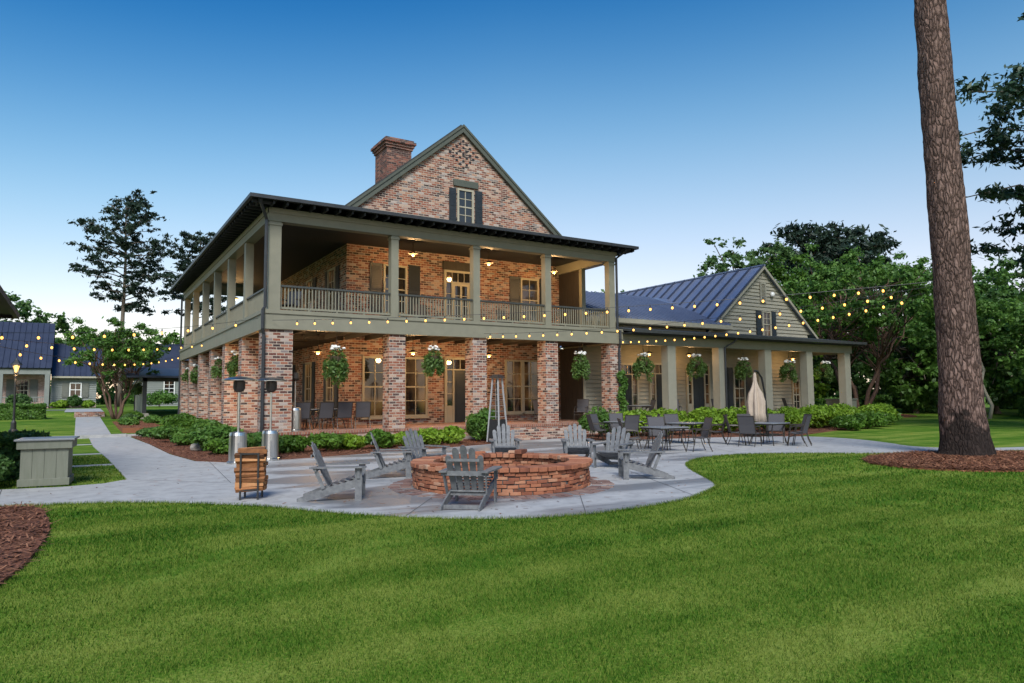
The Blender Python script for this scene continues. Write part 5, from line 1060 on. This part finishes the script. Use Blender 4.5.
# ------------------------------------------------------------------ shrubs and hedges
def shrub(name, label, loc, r_, h, mat, n, ls, seed, group, ry=None, cat='shrub', nc=26, box=False):
    """ry: half depth when the plant is a longer clipped hedge"""
    rng = np.random.default_rng(seed); t = thing(name, label, cat, loc[:3], loc[3] if len(loc) > 3 else 0, group); cl = []; ry = ry or r_
    for i in range(nc):
        if box: x, y, z = (rng.random()*2-1)*(r_-.2), (rng.random()*2-1)*(ry-.15), h*(.2+.66*rng.random()**.7); q = .24+.1*rng.random(); cl.append((x, y, z, q*1.15, q, q*.8))
        else:
            u = rng.normal(size=3); u /= np.linalg.norm(u); k = .5+.25*rng.random(); q = (.26+.16*rng.random())*r_*1.15; cl.append((u[0]*r_*k, u[1]*ry*k, h*.52+u[2]*h*.36*k, q, q*ry/r_, q*min(1.3, h/r_*.5)))
    m = MB(); 
    for i in range(5 if not box else int(r_*4)+3):
        x, y = ((rng.random()-.5)*.3, (rng.random()-.5)*.3) if not box else ((rng.random()*2-1)*(r_-.25), (rng.random()-.5)*.3); m.tube([(x*.4 if not box else x, y*.4, -.05), (x*1.5 if not box else x+.08, y*1.5, h*.5)], [.018, .008], 5)
    m.build('stems', 'twig', t)
    if box: box_leaves('foliage', r_, ry, h, n, ls, mat, t, seed+300); return t
    leaf_obj('foliage', cl, n, ls, mat, t, seed+300, elong=2.0, shell=.7, clip=(r_, ry, h) if box else None); return t
g = 'azaleas along the front of the brick porch'
FB = [(.35, -2.2, .62, .72, 'leaf_bright', 'bright azalea directly below the corner brick pier'), (1.35, -2.3, .6, .8, 'leaf_bright', 'azalea below the porch dining table, second from the corner'), (2.25, -2.1, .55, .7, 'leaf_lime', 'lime azalea third from the corner pier'), (3.2, -2.15, .62, .82, 'leaf_bright', 'bright azalea behind the front chair of the azalea side pair'), (4.2, -1.85, .55, .68, 'leaf_lime', 'lime azalea behind the rear chair of the azalea side pair'), (5.2, -1.6, .6, .78, 'leaf_lime', 'lime azalea under the second porch bay'), (6.1, -1.45, .62, .85, 'leaf_lime', 'fullest lime azalea before the front door, closest to the pyramid heater')]
for i, (x, y, r_, h, mt, lb) in enumerate(FB): shrub('azalea_shrub', lb, (x, y, 0), r_*.95, h*.82, mt, 2600, .075, 200+i, g)
shrub('boxwood_shrub', 'dark rounded shrub behind the pyramid heater beside the brick steps', (7.75, -.95, 0), .72, 1.35, 'leaf_mid', 4200, .07, 210, 'shrubs flanking the brick steps'); shrub('boxwood_shrub', 'dark rounded shrub between the brick steps and the dining tables', (12.9, -1.6, 0), .85, 1.25, 'leaf_mid', 4400, .07, 211, 'shrubs flanking the brick steps')
g = 'shrubs in the bed along the side of the house'
for i, (x, y, r_, h, mt, lb) in enumerate(((-.55, -2.3, .8, 1.0, 'leaf_mid', 'dark shrub at the corner behind the steel heaters'), (-1.3, .3, .9, 1.15, 'leaf_mid', 'large rounded shrub beside the corner downspout'), (-1.5, -1.4, .6, .7, 'leaf_bright', 'low bright shrub behind the log rack heater'), (-.9, 2.6, .85, 1.15, 'leaf_mid', 'shrub beside the second side pier'), (-1.7, 3.6, .75, .8, 'leaf_mid', 'low shrub spilling towards the path by the flat stone'), (-.9, 5.2, .85, 1.25, 'leaf_mid', 'tall shrub beside the third side pier'), (-1.9, 6.2, .75, .85, 'leaf_mid', 'low shrub along the path, middle of the bed'), (-.9, 8, .9, 1.3, 'leaf_bright', 'light green shrub against the middle side piers'), (-2.1, 8.8, .7, .75, 'leaf_mid', 'low dark shrub near the path step'), (-1, 11, .9, 1.25, 'leaf_bright', 'light green shrub against the rear side piers'), (-2.4, 11, .6, .65, 'leaf_dark', 'small dark shrub at the tip of the side bed'), (-.9, 14.2, .9, 1.2, 'leaf_bright', 'light shrub behind the kerb beside the house'))):
    shrub('side_shrub', lb, (x, y, hgt(x, y)), r_*.92, h*.74, mt, 3000, .085, 220+i, g)
g = 'lime green shrubs in a row before the wing porch'
WH = ['directly below the last brick pier', 'one step along from the last brick pier', 'below the first wing bay', 'at the first wing post', 'below the second wing bay', 'behind the closed umbrella', 'just past the closed umbrella', 'below the fourth wing bay', 'at the fourth wing post', 'below the far porch lamp', 'below the last hanging basket', 'before the end wing post']
for i, lb in enumerate(WH):
    x = 14.3+i*1.62; y = -2.0-.9*math.sin(PI*min(1, i/9))+.25*math.sin(i*2.3); k = 1+.12*math.sin(i*1.9+1)
    shrub('hedge_shrub', 'rounded lime green shrub '+lb, (x, y, 0), 1.12*k, 1.22*(1+.08*math.sin(i*3.1)), 'leaf_lime', 3600, .085, 240+i, g, .95, 'shrub', 34)
g = 'low shrubs in front of the wing hedge'
for i, (x, y, r_, h, lb) in enumerate(((27.6, -4.0, .9, .8, 'low leafy shrub between the dining patio end and the lime hedge'), (29.8, -3.1, .95, .85, 'low leafy shrub in the corner before the end post'), (32.2, -1.9, .95, .85, 'low leafy shrub just past the end post of the wing'), (34.4, -.2, .95, .9, 'low leafy shrub midway from the end post to the spreading tree'), (36.8, 1.2, .95, .9, 'low leafy shrub close to the spreading tree'), (25.4, -4.5, .8, .7, 'low leafy shrub with white blooms before the hedge'))):
    shrub('low_shrub', lb, (x, y, 0), r_, h, 'leaf_bright', 2600, .1, 260+i, g)
for i, (x, y, rx, ry, h, a, lb) in enumerate(((42, 7.2, 2.6, .8, 1.35, .5, 'dark clipped hedge before the spreading tree stems'), (49.5, 8.6, 2.6, .9, 1.5, .6, 'dark clipped hedge between the spreading tree and the big pine'), (52.6, -1.2, 2.3, .9, 1.3, .4, 'low clipped hedge past the big pine trunk before the wood'))):
    shrub('boundary_hedge', lb, (x, y, 0, a), rx, h, 'leaf_mid', 7000, .13, 270+i, 'hedges at the far edge of the lawn', ry, 'hedge', 130, True)
shrub('cottage_hedge', 'boxy clipped hedge on the lawn before the blue cottage', (-8.9, 30.7, hgt(-9, 30.7)-.05, 0), 1.9, 1.02, 'leaf_mid', 16000, .09, 280, None, .8, 'hedge', 90, True)
shrub('dark_hedge', 'dark hedge directly behind the olive wooden bin', (-6.95, -5.3, 0, .3), 1.1, .98, 'leaf_dark', 22000, .06, 281, None, .8, 'hedge', 90, True)
shrub('dark_shrub', 'small dark shrub in front of the dark hedge beside the olive bin', (-6.72, -7.35, 0), .5, .72, 'leaf_dark', 3000, .05, 282, None)
for i, (x, y, r_, h, mt, lb) in enumerate(((-9.5, 49.0, .8, 1.5, 'leaf_pale', 'pale bush before the blue cottage porch'), (-6.5, 50.1, .8, .8, 'leaf_lime', 'low lime plant at the grey cottage wall next to the porch'), (-5.5, 50, .55, 1.3, 'leaf_dark', 'dark upright plant below the cottage window'), (-4.4, 50.1, .5, .8, 'leaf_lime', 'small lime plant at the outer corner of the grey cottage'), (1.2, 48, 1.6, 1.7, 'leaf_mid', 'dark bush beyond the pavilion'), (5, 50, 1.9, 1.9, 'leaf_mid', 'bush seen through the open pavilion'))):
    shrub('garden_bush', lb, (x, y, hgt(x, y)-.05), r_, h, mt, 2200, .12, 290+i, 'bushes round the far cottages')
for i, (x, y, lb) in enumerate(((-2.6, 22.5, 'pale flowering plant beside the far path'), (-2.9, 17.5, 'low blue green plant beside the far path'), (-2.2, 25.5, 'small bushy plant under the multi stemmed tree'), (-1.6, 20, 'low green plant behind the pale flowering plant'))):
    shrub('border_plant', lb, (x, y, hgt(x, y)), .5, .6, ['leaf_pale', 'leaf_mid', 'leaf_bright', 'leaf_mid'][i], 1200, .08, 300+i, 'border plants by the far path')
# climber on the last brick pier
t = thing('climbing_vine', 'green climbing vine on the last brick pier beside the downspout', 'vine', (15.32, -.16, 0)); rng = np.random.default_rng(6)
MB().tube([(0, 0, .3), (.05, .02, 1.2), (-.04, .02, 2.1), (.02, .02, 2.7)], [.02, .015, .012, .008], 5).build('stems', 'twig', t)
leaf_obj('foliage', [(rng.normal()*.1, -.02, .6+2.1*k/22, .16, .12, .16) for k in range(23)], 1500, .075, 'leaf_mid', t, 333)
# far woods that close the view
def far_wood(name, pts, h, n, r_, seed, mat, ls):
    rng = np.random.default_rng(seed); cl = []
    for (x0, y0), (x1, y1) in zip(pts[:-1], pts[1:]):
        k = int(math.hypot(x1-x0, y1-y0)/1.1)
        for i in range(k):
            for _ in range(3): t_ = (i+rng.random())/k; z = h*rng.random()*(.75+.25*math.sin(i*.5+seed)); q = r_*(.6+.6*rng.random()); cl.append((x0+(x1-x0)*t_+rng.normal()*2, y0+(y1-y0)*t_+rng.normal()*2, z, q, q, q*.8))
    tag(leaf_obj(name, cl, n, ls, mat, None, seed), kind='stuff')
far_wood('far_woods', [(40, 60), (70, 40), (80, 15), (76, -12), (70, -40)], 9, 42000, 2.2, 8, 'leaf_dark', .5)
far_wood('far_woods', [(-70, 100), (-30, 108), (0, 108), (40, 92)], 5, 16000, 1.9, 9, 'leaf_mid', .5)
